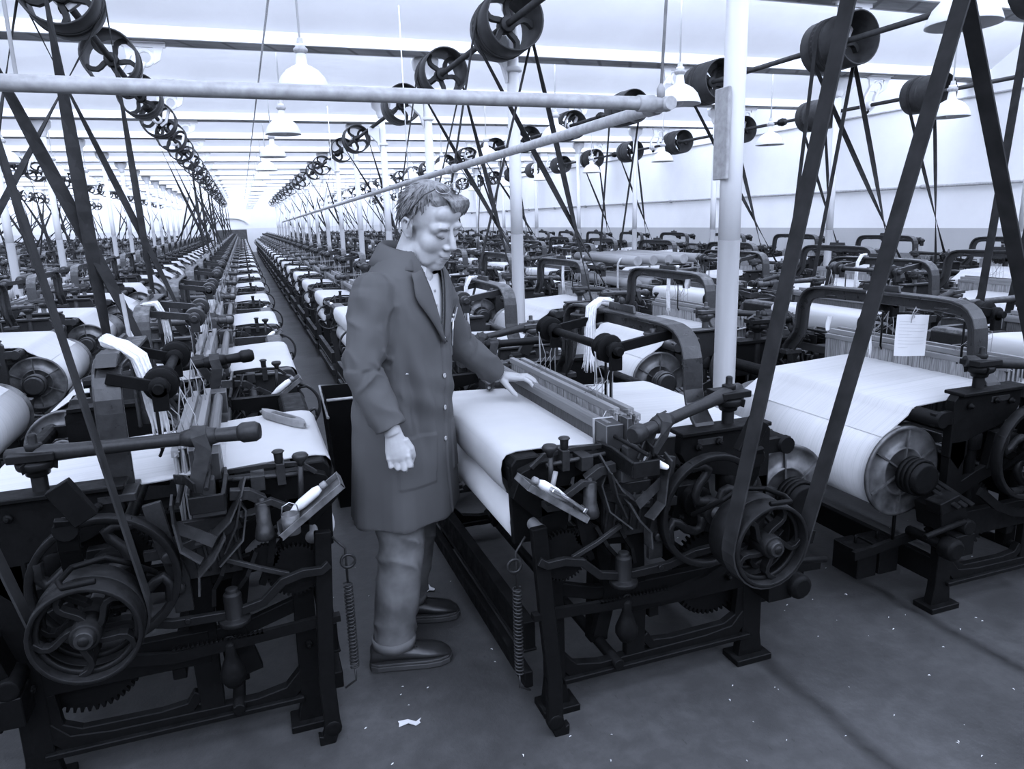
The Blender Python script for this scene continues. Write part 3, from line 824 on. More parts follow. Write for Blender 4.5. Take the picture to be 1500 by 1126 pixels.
for nm, (sx, sz, ys, where) in SHAFTS.items():
    yend = 49.5
    t = thing('line_shaft', 'long overhead drive shaft with belt drums, the one ' + where, 'line shaft', (sx, 0, sz), 'overhead line shafts')
    obj('rod', MB().cyl((0, -3, 0), (0, yend, 0), .024, 12), 'drum', t)
    for y in ys:
        d = y - .36
        if nm == 'middle' and d > 6 and abs((d - 2.82 + BAY / 2) % BAY - BAY / 2) < .30: continue
        if d > 48 or (nm in ('farleft', 'edgeleft') and d < 8): continue
        o = link('drum', DRUM_LONG if nm in ('right', 'wall') else DRUM, t, (0, d - .04, 0)); o.rotation_euler = (0, random.random() * 6, 0)
        if nm in ('middle', 'left') and d < 9 or random.random() < .3:
            g = link('belt_lagging', GRIP, o, (0, .07, 0))
        c = None
    cpm = MB().lathe([(.024, -.07), (.05, -.06), (.05, -.01), (.06, -.01), (.06, .01), (.05, .01), (.05, .06), (.024, .07)], (0, 0, 0), 'y', 12).mesh('coupling', ['brass'])
    for k in range(17):
        y = 3.9 + BAY * k + .35
        if k % 2 == 0: link('coupling', cpm, t, (0, y, 0))
    # hangers from each gutter beam
    hb = MB()
    zt = SOF - sz
    # plate with round holes at the top, forked leg down to the bearing
    hb.ring((.17, 0, zt - .14), .05, [(.035, -.012), (.035, .012), (0, .012), (0, -.012)], 'y', 18)
    hb.box(-.02, .36, -.013, .013, zt - .05, zt)
    hb.box(-.02, .36, -.06, .06, zt - .012, zt)
    hb.prism([(.09, zt - .04), (.0, zt - .04), (.02, zt - .2), (.10, zt - .2)], 'xz', -.012, .012)
    hb.prism([(.34, zt - .04), (.25, zt - .04), (.24, zt - .2), (.30, zt - .16)], 'xz', -.012, .012)
    hb.bar([(.16, 0, zt - .18), (.12, 0, zt - .27), (.09, 0, -.02), (.02, 0, -.07)], .05, .035, (0, 1, 0))
    hb.bar([(.05, 0, zt - .12), (-.05, 0, zt - .27), (-.06, 0, .0), (0, 0, -.07)], .05, .03, (0, 1, 0))
    hb.lathe([(.027, -.08), (.05, -.08), (.055, 0), (.05, .08), (.027, .08)], (0, 0, 0), 'y', 14)
    hm = hb.mesh('shaft_hanger', ['colwhite'], 1, .003)
    om = MB().lathe([(.0, -.105), (.02, -.10), (.03, -.075), (.03, -.055)], (0, 0, 0), 'z', 10).tube([(0, 0, -.14), (0, 0, -.10)], .006, 6).mesh('oil_cup', ['brass'])
    n = 0
    for k in range(0, 17 if nm != 'middle' else 0):
        y = G0 + .16 + BAY * k
        if nm in ('farleft', 'edgeleft') and y < 8: continue
        if not in_view(sx - .2, sx + .4, y - .1, y + .1, 2.8, 3.33, 20): continue
        n += 1
        h = link('shaft_hanger', hm, None, (sx, y, sz))
        tag(h, 'white cast bracket holding the shaft %s, %s from the camera' % (where, ord_[n - 1]), 'bracket', 'shaft hangers')
        if y < 14: link('oil_cup', om, h)

# pendant lamps: enamel shade, neck, stem
prof = [(.012, .30), (.035, .30), (.035, .285), (.028, .27), (.030, .255), (.042, .165), (.07, .152), (.115, .125), (.155, .08), (.178, .025), (.186, .0), (.186, -.004), (.18, -.002), (.15, .075), (.11, .115), (.05, .14), (.0, .142)]
shade = MB().lathe(prof, (0, 0, 0), 'z', 36).mesh('lamp_shade', ['wtwhite'])
neck = MB().lathe([(.03, .235), (.05, .255), (.05, .27), (.026, .29), (.02, .34)], (0, 0, 0), 'z', 16).mesh('lamp_neck', ['pipe'])
stem = MB().cyl((0, 0, .33), (0, 0, 1.45), .008, 8).mesh('stem', ['colwhite'])
bulb = MB().lathe([(.002, -.02), (.03, -.005), (.042, .03), (.03, .07), (.02, .095)], (0, 0, 0), 'z', 14).mesh('bulb', ['wtwhite'])
def lamps(x, z, y_first, n0, name):
    n = 0
    for k in range(n0):
        y = y_first + BAY * k
        if not in_view(x - .2, x + .2, y - .2, y + .2, z, z + .3, 10): continue
        n += 1
        t = thing('pendant_lamp', 'white enamel dish lamp over %s, %s from the camera' % (name, ord_[n - 1]), 'lamp', (x, y, z), 'pendant lamps over the alleys')
        for nn, me in (('lamp_shade', shade), ('lamp_neck', neck), ('stem', stem), ('bulb', bulb)): link(nn, me, t)
lamps(.52, 2.565, 3.0, 16, "the man's alley")
lamps(3.72, 2.56, 3.15, 14, 'the second alley')
lamps(6.85, 2.50, 3.1, 14, 'the alley nearest the right wall')
lamps(-2.75, 2.50, 3.1, 14, 'the next alley leftward')

# conduit that feeds the middle lamps
ct = thing('lamp_conduit', 'thin grey conduit running overhead beside the middle lamps', 'pipe', (.34, 0, 0))
obj('pipe_run', MB().tube([(.0, 2.5, 3.18), (.0, 48, 3.18)], .009, 6), 'pipe', ct)

# the big grey pipe that crosses in front and turns down the shed
t = thing('overhead_pipe', 'large grey overhead pipe crossing above the man and turning down the shed', 'pipe', (0, 2.3, 1.985))
p = MB().tube([(-3.2, 0, .01), (-.9, 0, .01), (1.34, 0, 0), (1.40, .012, 0)], .0222, 16)
obj('cross_pipe', p, 'pipe', t)
p = MB().tube([(1.40, -.03, 0), (1.40, 4, -.03), (1.42, 26, -.24)], .0222, 16)
obj('long_pipe', p, 'pipe', t)
e = MB().ball((1.40, 0, 0), .026, 14)
for c_, a_ in (((1.32, 0, 0), 'x'), ((1.40, .09, 0), 'y')): obj('pipe_collar', MB().lathe([(.0215, -.03), (.027, -.03), (.027, .03), (.0215, .03)], c_, a_, 16), 'pipe', t)
for yy in (2.7, 2.85, 6.0): obj('pipe_collar', MB().lathe([(.026, -.012), (.030, -.012), (.030, .012), (.026, .012)], (1.40, yy, -.02), 'y', 16), 'pipe', t)
obj('elbow', e, 'pipe', t)
h = MB().tube([(1.395, .03, .03), (1.46, .02, 1.4)], .006, 6).lathe([(.006, .02), (.014, .022), (.014, .055), (.006, .07)], (1.395, .03, 0), 'z', 10)
for q in ((1.405, 4.2), (1.41, 9.7), (-.5, 0)): obj('hanger_rod', MB().tube([(q[0], q[1], 0), (q[0], q[1], 1.38)], .005, 6), 'colwhite', t)
obj('end_clamp', h, 'pipe', t)

wp = thing('wall_pipe', 'thin grey pipe running along the right wall', 'pipe', (XR - .06, 0, 1.91))
obj('pipe_run', MB().cyl((0, 2, 0), (0, 48, .06), .022, 10), 'pipe', wp)
for i in range(20):
    b = MB().lathe([(.022, -.03), (.032, -.03), (.032, .03), (.022, .03)], (0, 4 + i * 2.4, .005 + i * .003), 'y', 10).box(-.01, .06, 4.0 + i * 2.4, 4.02 + i * 2.4, -.02, .02)
    obj('coupling', b, 'pipe', wp)
wp = thing('wall_conduit', 'thin conduit high on the right wall below the roof', 'pipe', (XR - .03, 0, 3.12))
obj('pipe_run', MB().cyl((0, 2, 0), (0, 48, 0), .014, 8), 'pipe', wp)
# metal box on the near white column
sb = thing('switch_box', 'grey switch box fixed to the near white column', 'switch box', (2.05, 2.82, 1.98))
obj('housing', MB().box(-.065, -.048, -.05, .05, -.22, .16), 'pipe', sb, .004)
# ------------------------------------------------------------------ power looms
CX, CZ = .65, .675          # crankshaft
def arc(cx, cz, r, a0, a1, n, f=lambda u, v: (u, v)):
    return [f(cx + r * math.cos(a0 + (a1 - a0) * i / n), cz + r * math.sin(a0 + (a1 - a0) * i / n)) for i in range(n + 1)]

def end_frame(near, L):
    """cast-iron end frame, near one at y 0..0.045"""
    b = MB(); y0, y1 = (0, .045) if near else (L - .045, L)
    ym = (y0 + y1) / 2; T = y1 - y0
    jit = [0]
    def sh():
        jit[0] += 1; return .0012 * (jit[0] % 9)
    w = lambda pts, ww, t=T: b.bar([(p[0], ym, p[1]) for p in pts], t - 2 * sh(), ww, (0, 1, 0))
    # posts
    _pr = b.prism
    def prism_(poly, plane, a, c):
        k = sh(); return _pr(poly, plane, a + k, c - k)
    b.prism = prism_
    b.prism([(.09, 0), (.19, 0), (.17, .10), (.165, .50), (.20, .80), (.09, .80), (.10, .50), (.105, .12)], 'xz', y0, y1)
    b.prism([(.86, 0), (.97, 0), (.955, .10), (.95, .72), (.87, .72), (.875, .12)], 'xz', y0, y1)
    b.box(.08, .21, y0 - .025, y1 + .025, 0, .025); b.box(.84, .99, y0 - .025, y1 + .025, 0, .025)
    # bottom rail with curved corners
    w([(.14, .20), (.20, .135), (.30, .115), (.72, .12), (.84, .135), (.90, .20)], .05)
    b.box(.16, .90, ym - .035, ym + .035, .10, .118)
    # opening and middle plate
    b.prism([(.42, .30), (.90, .30), (.90, .41), (.42, .41)], 'xz', y0, y1)
    b.prism([(.40, .11), (.47, .11), (.475, .30), (.46, .66), (.39, .66), (.40, .30)], 'xz', y0, y1)
    w([(.47, .20), (.50, .16), (.58, .15), (.80, .155), (.86, .19), (.87, .30)], .035)
    w([(.15, .44), (.28, .40), (.43, .38)], .045)
    # upper body: cheek under the breast beam, crank bearing, rear bracket
    w([(.15, .62), (.30, .60), (.45, .58), (.62, .60), (.78, .55), (.90, .50)], .06)
    w([(.14, .78), (.28, .70), (.36, .62)], .05)
    b.prism([(.0, .78), (.03, .86), (.10, .885), (.34, .885), (.34, .845), (.20, .82), (.17, .72), (.08, .70)], 'xz', y0, y1)
    b.prism([(.60, .915), (.93, .915), (.955, .885), (.955, .66), (.90, .60), (.86, .66), (.86, .72), (.70, .76), (.62, .80), (.595, .84)], 'xz', y0, y1)
    b.box(.585, .94, ym - .045, ym + .045, .905, .919)
    b.lathe([(.03, -.05), (.055, -.05), (.055, .05), (.03, .05)], (CX, ym, CZ), 'y', 16)
    b.prism([(.56, .58), (.74, .58), (.71, .73), (.59, .73)], 'xz', y0, y1)
    s = -1 if near else 1
    yo = y0 if near else y1
    for x, z in ((.66, .86), (.74, .87), (.88, .86), (.70, .62), (.60, .62), (.14, .74), (.13, .30), (.90, .34), (.44, .35), (.55, .36), (.80, .36)):
        b.lathe([(.014, 0), (.014, .010), (.008, .012), (.008, .022)], (x, yo, z), (0, s, 0), 6)
    # rear bearing lug and back foot boss
    b.lathe([(.02, -.03), (.032, -.03), (.032, .10), (.02, .10)], (.93, yo, .40), (0, s, 0), 12)
    b.obox((.95, yo + s * .05, .33), (.10, .10, .09), (0, 0, 0))
    return b

def curved_wheel(c, R, rim, wid, nsp, hub, bend, sw=.026):
    """wheel in the xz plane about y: solid rim, S-shaped spokes and hub"""
    b = MB(); x, y, z = c
    b.ring(c, R, [(0, -wid / 2), (0, wid / 2), (-rim, wid * .4), (-rim, -wid * .4)], n=40)
    b.lathe([(hub * .45, -wid * .7), (hub, -wid * .7), (hub, wid * .7), (hub * .45, wid * .7)], c, 'y', 16)
    for i in range(nsp):
        a = 2 * PI * i / nsp + .5; pts = []
        for j in range(9):
            t = j / 8; r = hub * .8 + (R - rim * .6 - hub * .8) * t
            th = a + bend * math.sin(t * 2 * PI) * (1 - .3 * t)
            pts.append((x + r * math.cos(th), y, z + r * math.sin(th)))
        b.tube(pts, [sw * .62] + [sw * .45] * 7 + [sw * .6], 8)
    return b

def pulley(y0, y1, R=.125):
    b = MB(); h = (y1 - y0) / 2; c = (CX, (y0 + y1) / 2, CZ)
    b.ring(c, R, [(0, -h), (.003, 0), (0, h), (-.010, h), (-.010, -h)], n=40)
    b.ring(c, R - .01, [(0, -.006), (0, .006), (-.012, .004), (-.012, -.004)], n=40)
    b.lathe([(.02, -h * 1.1), (.034, -h * 1.1), (.036, 0), (.034, h * 1.1), (.02, h * 1.1)], c, 'y', 18)
    for i in range(5):
        a = 2 * PI * i / 5 + .3; pts = []
        for j in range(7):
            t = j / 6; r = .028 + (R - .036) * t; th = a - .62 * math.sin(t * PI * .8)
            pts.append((CX + r * math.cos(th), c[1], CZ + r * math.sin(th)))
        b.bar(pts, .03, .014, (0, 1, 0))
    return b

def gear(c, R, wid, nt, axis='y'):
    b = MB(); x, y, z = c; ring = []
    poly = []
    for i in range(nt):
        for f, r in ((0, R), (.35, R), (.5, R * .9), (.85, R * .9)):
            a = 2 * PI * (i + f) / nt; poly.append((x + r * math.cos(a), z + r * math.sin(a)))
    if axis == 'y': b.prism(poly, 'xz', y - wid / 2, y + wid / 2)
    else:
        b.prism([(p[0] - x + y, p[1]) for p in poly], 'yz', x - wid / 2, x + wid / 2)
    return b

def picker(near, L, swing, short=False):
    """picking pillar with its clamp head, and the stick"""
    s = -1 if near else 1; y = .035 if near else L - .035
    x = .80; p = MB()
    p.tube([(x, y, .44), (x, y, .965)], .021, 14)
    p.lathe([(.022, -.03), (.034, -.03), (.036, .03), (.028, .05)], (x, y, .70), 'z', 14)
    h = MB()
    h.lathe([(.02, .962), (.030, .964), (.032, .976), (.050, .986), (.052, 1.004), (.040, 1.01)], (x, y, 0), 'z', 22)
    h.prism([(-.055, -.05), (.06, -.045), (.06, .045), (-.055, .05)], 'xy', 1.012, 1.034)
    h.xf(Matrix.Identity(4))
    h.v = [v if v.z < 1.011 else V((v.x + (x if abs(v.x) < .2 else 0), v.y + (y if abs(v.x) < .2 else 0), v.z)) for v in h.v]
    h.lathe([(.014, 1.034), (.024, 1.034), (.024, 1.052), (.012, 1.054), (.012, 1.078), (.006, 1.082)], (x, y, 0), 'z', 8)
    for i in range(4):
        a = i * PI / 2 + .4
        h.bar([(x + .03 * math.cos(a), y + .03 * math.sin(a), 1.0), (x + .062 * math.cos(a), y + .062 * math.sin(a), .995)], .004, .028, (-math.sin(a), math.cos(a), 0))
    ex, ey, ez = swing
    st = MB(); d = V((ex - x, ey - y, ez - 1.02)); a = V((x, y, 1.022)); e = V((ex, ey, ez))
    st.tube([a - d * .12, a, a + d * .18, a + d * .5, a + d * .8, e], [.022, .027, .022, .019, .020, .023], 14)
    st.tube([a + d * .66, a + d * .70, a + d * .78, a + d * .82], [.021, .027, .028, .022], 14)
    st.tube([a + d * .92, a + d * .94, a + d * 1.0, a + d * 1.02], [.022, .029, .029, .022], 14)
    ls = MB(); q = a + d * .74
    sd = d.normalized()
    tx, tz = .37, .86
    ls.bar([q + V((0, -.002, .03)), q + V((.0, s * .031, .01)), q + V((-.01, s * .034, -.03)), V((tx + .03, q.y + s * .02, tz + .03)), V((tx, q.y + s * .01, tz - .03))], .042, .006, sd)
    ls.bar([q + V((0, .002, .03)), q + V((.0, -s * .031, .01)), q + V((-.01, -s * .032, -.03)), V((tx + .02, q.y - s * .012, tz + .02))], .042, .006, sd)
    return p, h, st, ls

def loom_parts(W=.90, arch_kind='ogee', full=1.0, swing=(.33, -.16, .985), handwheel=True, healds=(.425, .452, .479, .506), ax=.585):
    """returns [(part name, builder, material list, bevel, parent part, label)]"""
    L = W + .52; P = []
    c0, c1 = .10, .10 + W
    def add(n, b, m, bev=0, par=None, lab=None): P.append((n, b, m if isinstance(m, list) else [m], bev, par, lab))
    add('side_frame', end_frame(True, L), 'iron', .004)
    add('side_frame', end_frame(False, L), 'iron', 0)
    for b in (MB().box(.035, .075, .03, L - .03, .235, .335).box(.03, .08, .03, L - .03, .225, .236), MB().box(.03, .06, .02, L - .02, .10, .16), MB().box(.92, .955, .03, L - .03, .12, .22), MB().box(.50, .54, .03, L - .03, .25, .30), MB().tube([(.36, -.02, .13), (.36, L + .02, .13)], .02, 10)):
        add('cross_rail', b, 'iron', .003)
    b = MB()
    b.prism([(.018, .80), (.012, .87), (.03, .892), (.11, .892), (.125, .87), (.12, .80)], 'xz', .045, L - .045)
    b.prism([(.02, .60), (.01, .86), (.05, .888), (.17, .888), (.20, .84), (.17, .72), (.10, .60)], 'xz', .06, .085)
    add('breast_beam', b, 'iron', .004)
    # woven cloth: fell, over the breast beam, down to the cloth roll
    prof = [(.325, .888), (.22, .894), (.12, .899), (.05, .899), (.018, .892), (.004, .875), (-.002, .845), (.002, .80), (.016, .765), (.04, .745), (.075, .742)]
    b = MB(); n = 14; rings = []
    for i, (x, z) in enumerate(prof):
        rings.append([(x, c0 + W * j / n, z + .0025 * math.sin(j * 1.3 + i) * (i > 5)) for j in range(n + 1)])
    b.loft(rings, False, False, True)
    b.loft([[(p[0] - .0015 * (k > 3), p[1], p[2] - .0025) for p in r] for k, r in enumerate(rings)][::-1], False, False, True)
    add('cloth', b, 'cloth')
    b = MB().lathe([(.0, c0 - .005), (.080, c0 - .005), (.080, c1 + .005), (.0, c1 + .005)], (.088, 0, .662), 'y', 28)
    add('cloth_roll', b, 'cloth')
    b = MB().lathe([(.0, c0 - .10), (.022, c0 - .10), (.022, c0 - .03), (.068, c0 - .03), (.068, c0 - .004)], (.088, 0, .662), 'y', 20)
    add('roll_end', b, 'wood', 0, 'cloth_roll', 'dark wooden roll end'); b = MB()
    b.lathe([(.068, c1 + .004), (.068, c1 + .03), (.022, c1 + .03), (.022, L + .02), (0, L + .02)], (.088, 0, .662), 'y', 20)
    add('roll_end', b, 'wood', 0, 'cloth_roll', 'dark wooden roll end')
    # going part (sley): swords, race board, shuttle boxes, reed and hand rail
    for y in (.16, L - .16): add('sley_sword', MB().bar([(.36, y, .13), (.37, y, .45), (.365, y, .82)], .05, .07, (0, 1, 0)), 'iron', .004)
    b = MB().box(.322, .415, -.10, L + .10, .815, .862).box(.315, .335, c0, c1, .862, .872)
    add('race_board', b, 'darkwood', .004)
    for s, ya, yb in ((-1, -.17, .07), (1, L - .07, L + .14)):
        b = MB()
        b.box(.318, .326, ya, yb, .86, .905).box(.405, .412, ya, yb, .86, .915)
        b.box(.318, .412, ya, yb, .856, .862)
        b.bar([(.322, ya, .90), (.315, (ya + yb) / 2, .915), (.322, yb, .90)], .012, .012, (1, 0, 0))
        b.tube([(.44, ya + .02, .885), (.44, yb, .885)], .008, 8)
        b.tube([(.36, ya - .02, .93), (.36, yb + .02, .93)], .007, 8)
        ye = ya if s < 0 else yb
        b.box(.32, .41, ye - .006, ye + .006, .856, .905)
        b.bar([(.39, ye, .93), (.42, ye - s * .10, .925), (.46, ye - s * .2, .90)], .03, .006, (0, 0, 1))
        add('shuttle_box', b, 'brass', .002)
        b = MB().box(.345, .39, ye - s * .10 - .02, ye - s * .10 + .02, .868, .925)
        add('picker_block', b, 'strap', .004, 'shuttle_box', 'leather picker')
        b = MB()
        b.bar([(.455, ye - s * .02, .90), (.46, ye - s * .05, .83), (.45, ye - s * .05, .74), (.40, ye - s * .04, .70)], .045, .006, (0, 1, 0))
        b.bar([(.30, ye - s * .14, .85), (.27, ye - s * .12, .80), (.29, ye - s * .10, .72), (.36, ye - s * .08, .66)], .04, .005, (0, 1, 0))
        add('check_strap', b, 'strap', 0, 'shuttle_box', 'perforated leather check strap')
    b = MB().box(.352, .362, .06, c1 + .14, .862, .945)
    add('reed', b, 'reed')
    b = MB()
    prof = arc(.357, .952, .018, 0, PI, 6)
    pr = [(p[0], p[1]) for p in prof] + [(.340, .930), (.374, .930)]
    b.prism(pr, 'xz', .05, c1 + .2)
    b.box(.33, .392, .02, .115, .885, .968, 1).box(.395, .412, .0, .05, .87, .99, 1)
    b.box(.325, .40, c1 + .15, c1 + .23, .885, .972, 1)
    add('hand_rail', b, ['wood', 'darkwood'], .004)
    b = MB()
    for k, y in enumerate((.098, .104, .109)):
        b.tube([(.327, y, .882), (.395, y + .002, .882), (.395, y - .002, .971), (.327, y + .003, .971), (.327, y, .882)], .0016, 5)
    b.tube([(.36, .104, .973), (.385, .13, .985), (.40, .155, .975)], .0015, 5)
    add('binding_wire', b, 'string', 0, 'hand_rail')
    # healds
    for i, x in enumerate(healds):
        dz = (.012, -.012, .006, -.018)[i]
        h0, h1 = c0 + .03, c1 + .17
        b = MB().box(x - .011, x + .011, h0, h1, .955 + dz, .978 + dz).box(x - .011, x + .011, h0, h1, .69 + dz, .712 + dz)
        for y in (h0, h1): b.tube([(x, y, .69 + dz), (x, y, .97 + dz)], .004, 6)
        b.tube([(x - .012, h0 - .01, .975 + dz), (x - .015, h0 + .03, .968 + dz), (x, h0 - .014, .96 + dz)], .003, 6)
        add('heald_shaft', b, 'palewood', .002)
        b = MB()
        n = 40; front = [(x - .006 + .003 * math.sin(j * 2.1 + i), h0 + .015 + (h1 - h0 - .03) * j / n) for j in range(n + 1)]
        back = [(x + .006 + .003 * math.sin(j * 1.7 + i), p[1]) for j, p in enumerate(front)]
        loop = front + back[::-1]
        b.loft([[(px, py, .71 + dz) for px, py in loop], [(px + (.004 if k % 2 else -.004), py, .84 + dz) for k, (px, py) in enumerate(loop)], [(px, py, .957 + dz) for px, py in loop]], True, True, False)
        add('heald_cords', b, 'heald', 0, 'heald_shaft')
    # warp
    prof = [(.325, .886), (.40, .886), (.50, .876), (.60, .872), (.80, .862), (1.02, .853), (1.05, .845), (1.068, .82)]
    R = .10 + .068 * full
    th0 = -.25 if full > .3 else .1
    bc = V((1.10, .60)); st = V((1.068, .82)); al_ = math.atan2(st.y - bc.y, st.x - bc.x) - math.acos(min(1, (R + .002) / (st - bc).length)); en = V((bc.x + (R + .002) * math.cos(al_), bc.y + (R + .002) * math.sin(al_)))
    prof += [(st.x * (1 - t) + en.x * t, st.y * (1 - t) + en.y * t) for t in (.25, .5, .75, 1)]
    b = MB(); n = 10
    rings = [[(x, c0 + .01 + (W - .02) * j / n, z) for j in range(n + 1)] for x, z in prof]
    b.loft(rings, False, False, True)
    b.loft([[(p[0] - .002, p[1], p[2] - .003) for p in r] for r in rings][::-1], False, False, True)
    add('warp_sheet', b, 'warp')
    b = MB().cyl((1.02, -.012, .82), (1.02, L + .012, .82), .030, 16)
    b.box(.95, 1.045, .004, .03, .795, .845).box(.95, 1.045, L - .03, L - .004, .795, .845)
    add('back_rest', b, 'iron')
    b = MB().lathe([(.0, c0), (R, c0), (R, c1), (.0, c1)], (1.10, 0, .60), 'y', 36)
    add('warp_beam', b, 'warp')
    b = MB().cyl((1.10, -.02, .60), (1.10, L + .02, .60), .035, 14)
    b.lathe([(.05, -.03), (.062, -.03), (.062, .06), (.05, .06)], (1.10, 0, .60), 'y', 16)
    for t in range(3):
        b.ring((1.10, .0 + t * .02, .60), .066, [(.008, -.008), (.008, .008), (-.004, .008), (-.004, -.008)], n=18)
    add('beam_shaft', b, 'iron', 0, 'warp_beam')
    for y, s in ((c0 - .008, -1), (c1 + .008, 1)):
        b = MB(); F = .185
        b.lathe([(.0, 0), (F, 0), (F, s * .012), (F - .012, s * .014), (F - .016, s * .007), (.10, s * .007), (.10, s * .016), (.092, s * .016), (.09, s * .007), (.0, s * .007)], (1.10, y, .60), 'y', 44)
        for i in range(6):
            a = 2 * PI * i / 6 + .6
            b.bar([(1.10 + .04 * math.cos(a), y + s * .011, .60 + .04 * math.sin(a)), (1.10 + (F - .015) * math.cos(a), y + s * .011, .60 + (F - .015) * math.sin(a))], .012, .007, (0, 1, 0))
        add('beam_flange', b, 'flange', 0, 'warp_beam', 'grey ribbed iron flange')
    # arch
    x = .71; b = MB(); far = c1 + .24
    if arch_kind == 'ogee':
        half = [(.02, .865), (.027, .895), (.045, .925), (.075, .953), (.10, .985), (.113, 1.03), (.117, 1.09), (.122, 1.135), (.135, 1.172), (.158, 1.202), (.19, 1.222), (.235, 1.233), (.30, 1.237)]
        m = (half[0][0] + far) / 2 + .0
        pts = [(y, z) for y, z in half] + [(m, 1.24)] + [(far - (y - .02), z) for y, z in half[::-1]]
        b.bar([(x, y, z) for y, z in pts], .075, .014, (1, 0, 0))
        q = []
        for i, (y, z) in enumerate(pts):
            y0_, z0_ = pts[max(0, i - 1)]; y1_, z1_ = pts[min(len(pts) - 1, i + 1)]
            d = V((y1_ - y0_, z1_ - z0_)).normalized(); q.append((x, y + d.y * .028, z - d.x * .028))
        b.bar(q, .016, .05, (1, 0, 0))
        b.prism([(m - .11, 1.245), (m - .10, 1.275), (m + .10, 1.275), (m + .11, 1.245)], 'yz', x - .006, x + .006)
        for y in (.30, far - .30):
            b.lathe([(.05, -.006), (.055, 0), (.05, .006)], (x - .03, y, 1.20), 'z', 14)
            b.lathe([(.014, -.02), (.014, .02)], (x - .05, y, 1.20), 'z', 6)
        b.lathe([(.012, 0), (.012, .022), (.006, .024)], (x, m, 1.275), 'z', 8)
        b.box(x - .05, x + .05, .0, .06, .86, .885).box(x - .05, x + .05, far - .06, far, .86, .885)
    else:
        x = ax
        near = [(.10, .87), (.10, 1.02), (.101, 1.10), (.105, 1.14), (.115, 1.172), (.132, 1.198), (.155, 1.215), (.185, 1.224)]
        pts = near + [(.5 * (far + .2), 1.225)] + [(far - (y - .02), z) for y, z in near[::-1]]
        b.bar([(x, y, z) for y, z in pts], .075, .016, (1, 0, 0))
        b.bar([(x + .035, y + .02 * (1 if y < .5 else -1), z) for y, z in pts], .012, .05, (1, 0, 0))
        b.box(x - .05, x + .05, .0, .13, .86, .885)
        b.prism([(.12, 1.232), (.18, 1.265), (.26, 1.265), (.32, 1.235)], 'yz', x - .03, x + .03)
    add('arch', b, 'arch', .003)
    # heald roller, its brackets and cords
    xr = .475; zr = 1.165; ra, rb = (c0 + c1) / 2 - .25, (c0 + c1) / 2 + .28
    b = MB().cyl((xr, ra - .10, zr), (xr, rb + .10, zr), .016, 12)
    for y in (ra, rb):
        b.lathe([(.02, -.03), (.048, -.03), (.052, -.02), (.04, -.012), (.04, .012), (.052, .02), (.048, .03), (.02, .03)], (xr, y, zr), 'y', 20)
        b.bar([(xr, y - .05, zr), (xr + .04, y - .05, zr + .01), (x, y - .05, 1.205)], .018, .035, (0, 1, 0))
        b.lathe([(.0, -.075), (.030, -.075), (.030, -.045), (.0, -.045)], (xr, y, zr), 'y', 14)
        b.box(xr - .022, xr + .022, y - .075, y - .055, zr - .07, zr)
    add('heald_roller', b, 'iron', .002)
    for y in (ra, rb):
        b = MB()
        for i, hx in enumerate(healds):
            sgn = -1 if i < 2 else 1
            b.tube([(xr + sgn * .045, y + .01 * i, zr - .01), (hx, y + .012 * i - .02, 1.06), (hx, y + .012 * i - .02, .975)], .0016, 5)
            b.tube([(hx, y + .012 * i - .02, 1.05), (hx, y + .10, .978)], .0012, 5)
        b.tube([(xr - .05, y - .01, zr - .02), (.45, y + .05, 1.02), (.46, y + .14, 1.0), (.48, y + .07, .98)], .0025, 5)
        add('heald_strings', b, 'string')
    for y in (ra + .06, ra + .02, rb - .05):
        b = MB().tube([(.50 + .03 * (y > .5), y, 1.12), (.50 + .03 * (y > .5), y, .95), (.51, y + .01, .93)], .005, 6)
        add('hooked_rod', b, 'iron')
    # drive
    b = MB().cyl((CX, -.425, CZ), (CX, L + .06, CZ), .021, 14)
    for y in (.30, L - .30): b.bar([(CX, y - .05, CZ), (CX - .07, y - .04, CZ - .02), (CX - .07, y + .04, CZ - .02), (CX, y + .05, CZ)], .035, .035, (1, 0, 0))
    add('crankshaft', b, 'steel')
    add('fly_wheel', curved_wheel((CX, -.10, CZ), .192, .02, .042, 4, .042, .5, .034), 'brass', .002)
    add('loose_pulley', pulley(-.405, -.337), 'brass', .0015)
    add('fast_pulley', pulley(-.333, -.265), 'brass', .0015)
    b = MB().lathe([(.0, -.428), (.012, -.428), (.013, -.42), (.024, -.418), (.026, -.41), (.03, -.405)], (CX, 0, CZ), 'y', 16)
    add('collar', b, 'brass', 0, 'loose_pulley')
    b = MB().tube([(CX - .05, -.44, .83), (CX + .02, -.44, .826), (CX + .035, -.40, .825), (CX + .02, -.33, .826), (CX - .05, -.31, .83), (CX - .10, -.30, .80), (CX - .14, -.20, .72)], .008, 8)
    b.bar([(.72, -.06, .60), (.705, -.16, .72), (.69, -.24, .84), (.68, -.27, .93)], .05, .016, (1, 0, 0))
    b.lathe([(.03, -.012), (.03, .012), (.012, .02)], (.685, -.26, .90), 'y', 14)
    b.obox((.66, -.27, .97), (.06, .03, .11), (0, .5, 0))
    add('belt_fork', b, 'iron', .002)
    add('tappet_wheel', gear((.78, .075, .36), .17, .03, 52).merge(MB().ring((.78, .09, .36), .13, [(0, -.02), (0, .02), (-.02, .02), (-.02, -.02)])), 'iron')
    add('crank_gear', gear((CX, .075, CZ - .0), .10, .03, 30), 'iron')
    for near in (True, False):
        sw = swing if near else (swing[0], L - swing[1], swing[2])
        p, h, st, ls = picker(near, L, sw)
        add('picking_pillar', p, 'iron', .002)
        add('pillar_head', h, 'brass', .003, 'picking_pillar')
        add('picking_stick', st, 'steel' if near else 'brass')
        add('picking_strap', ls, 'strap', 0, 'picking_stick', 'leather picking strap')
    # levers on the near side
    b = MB()
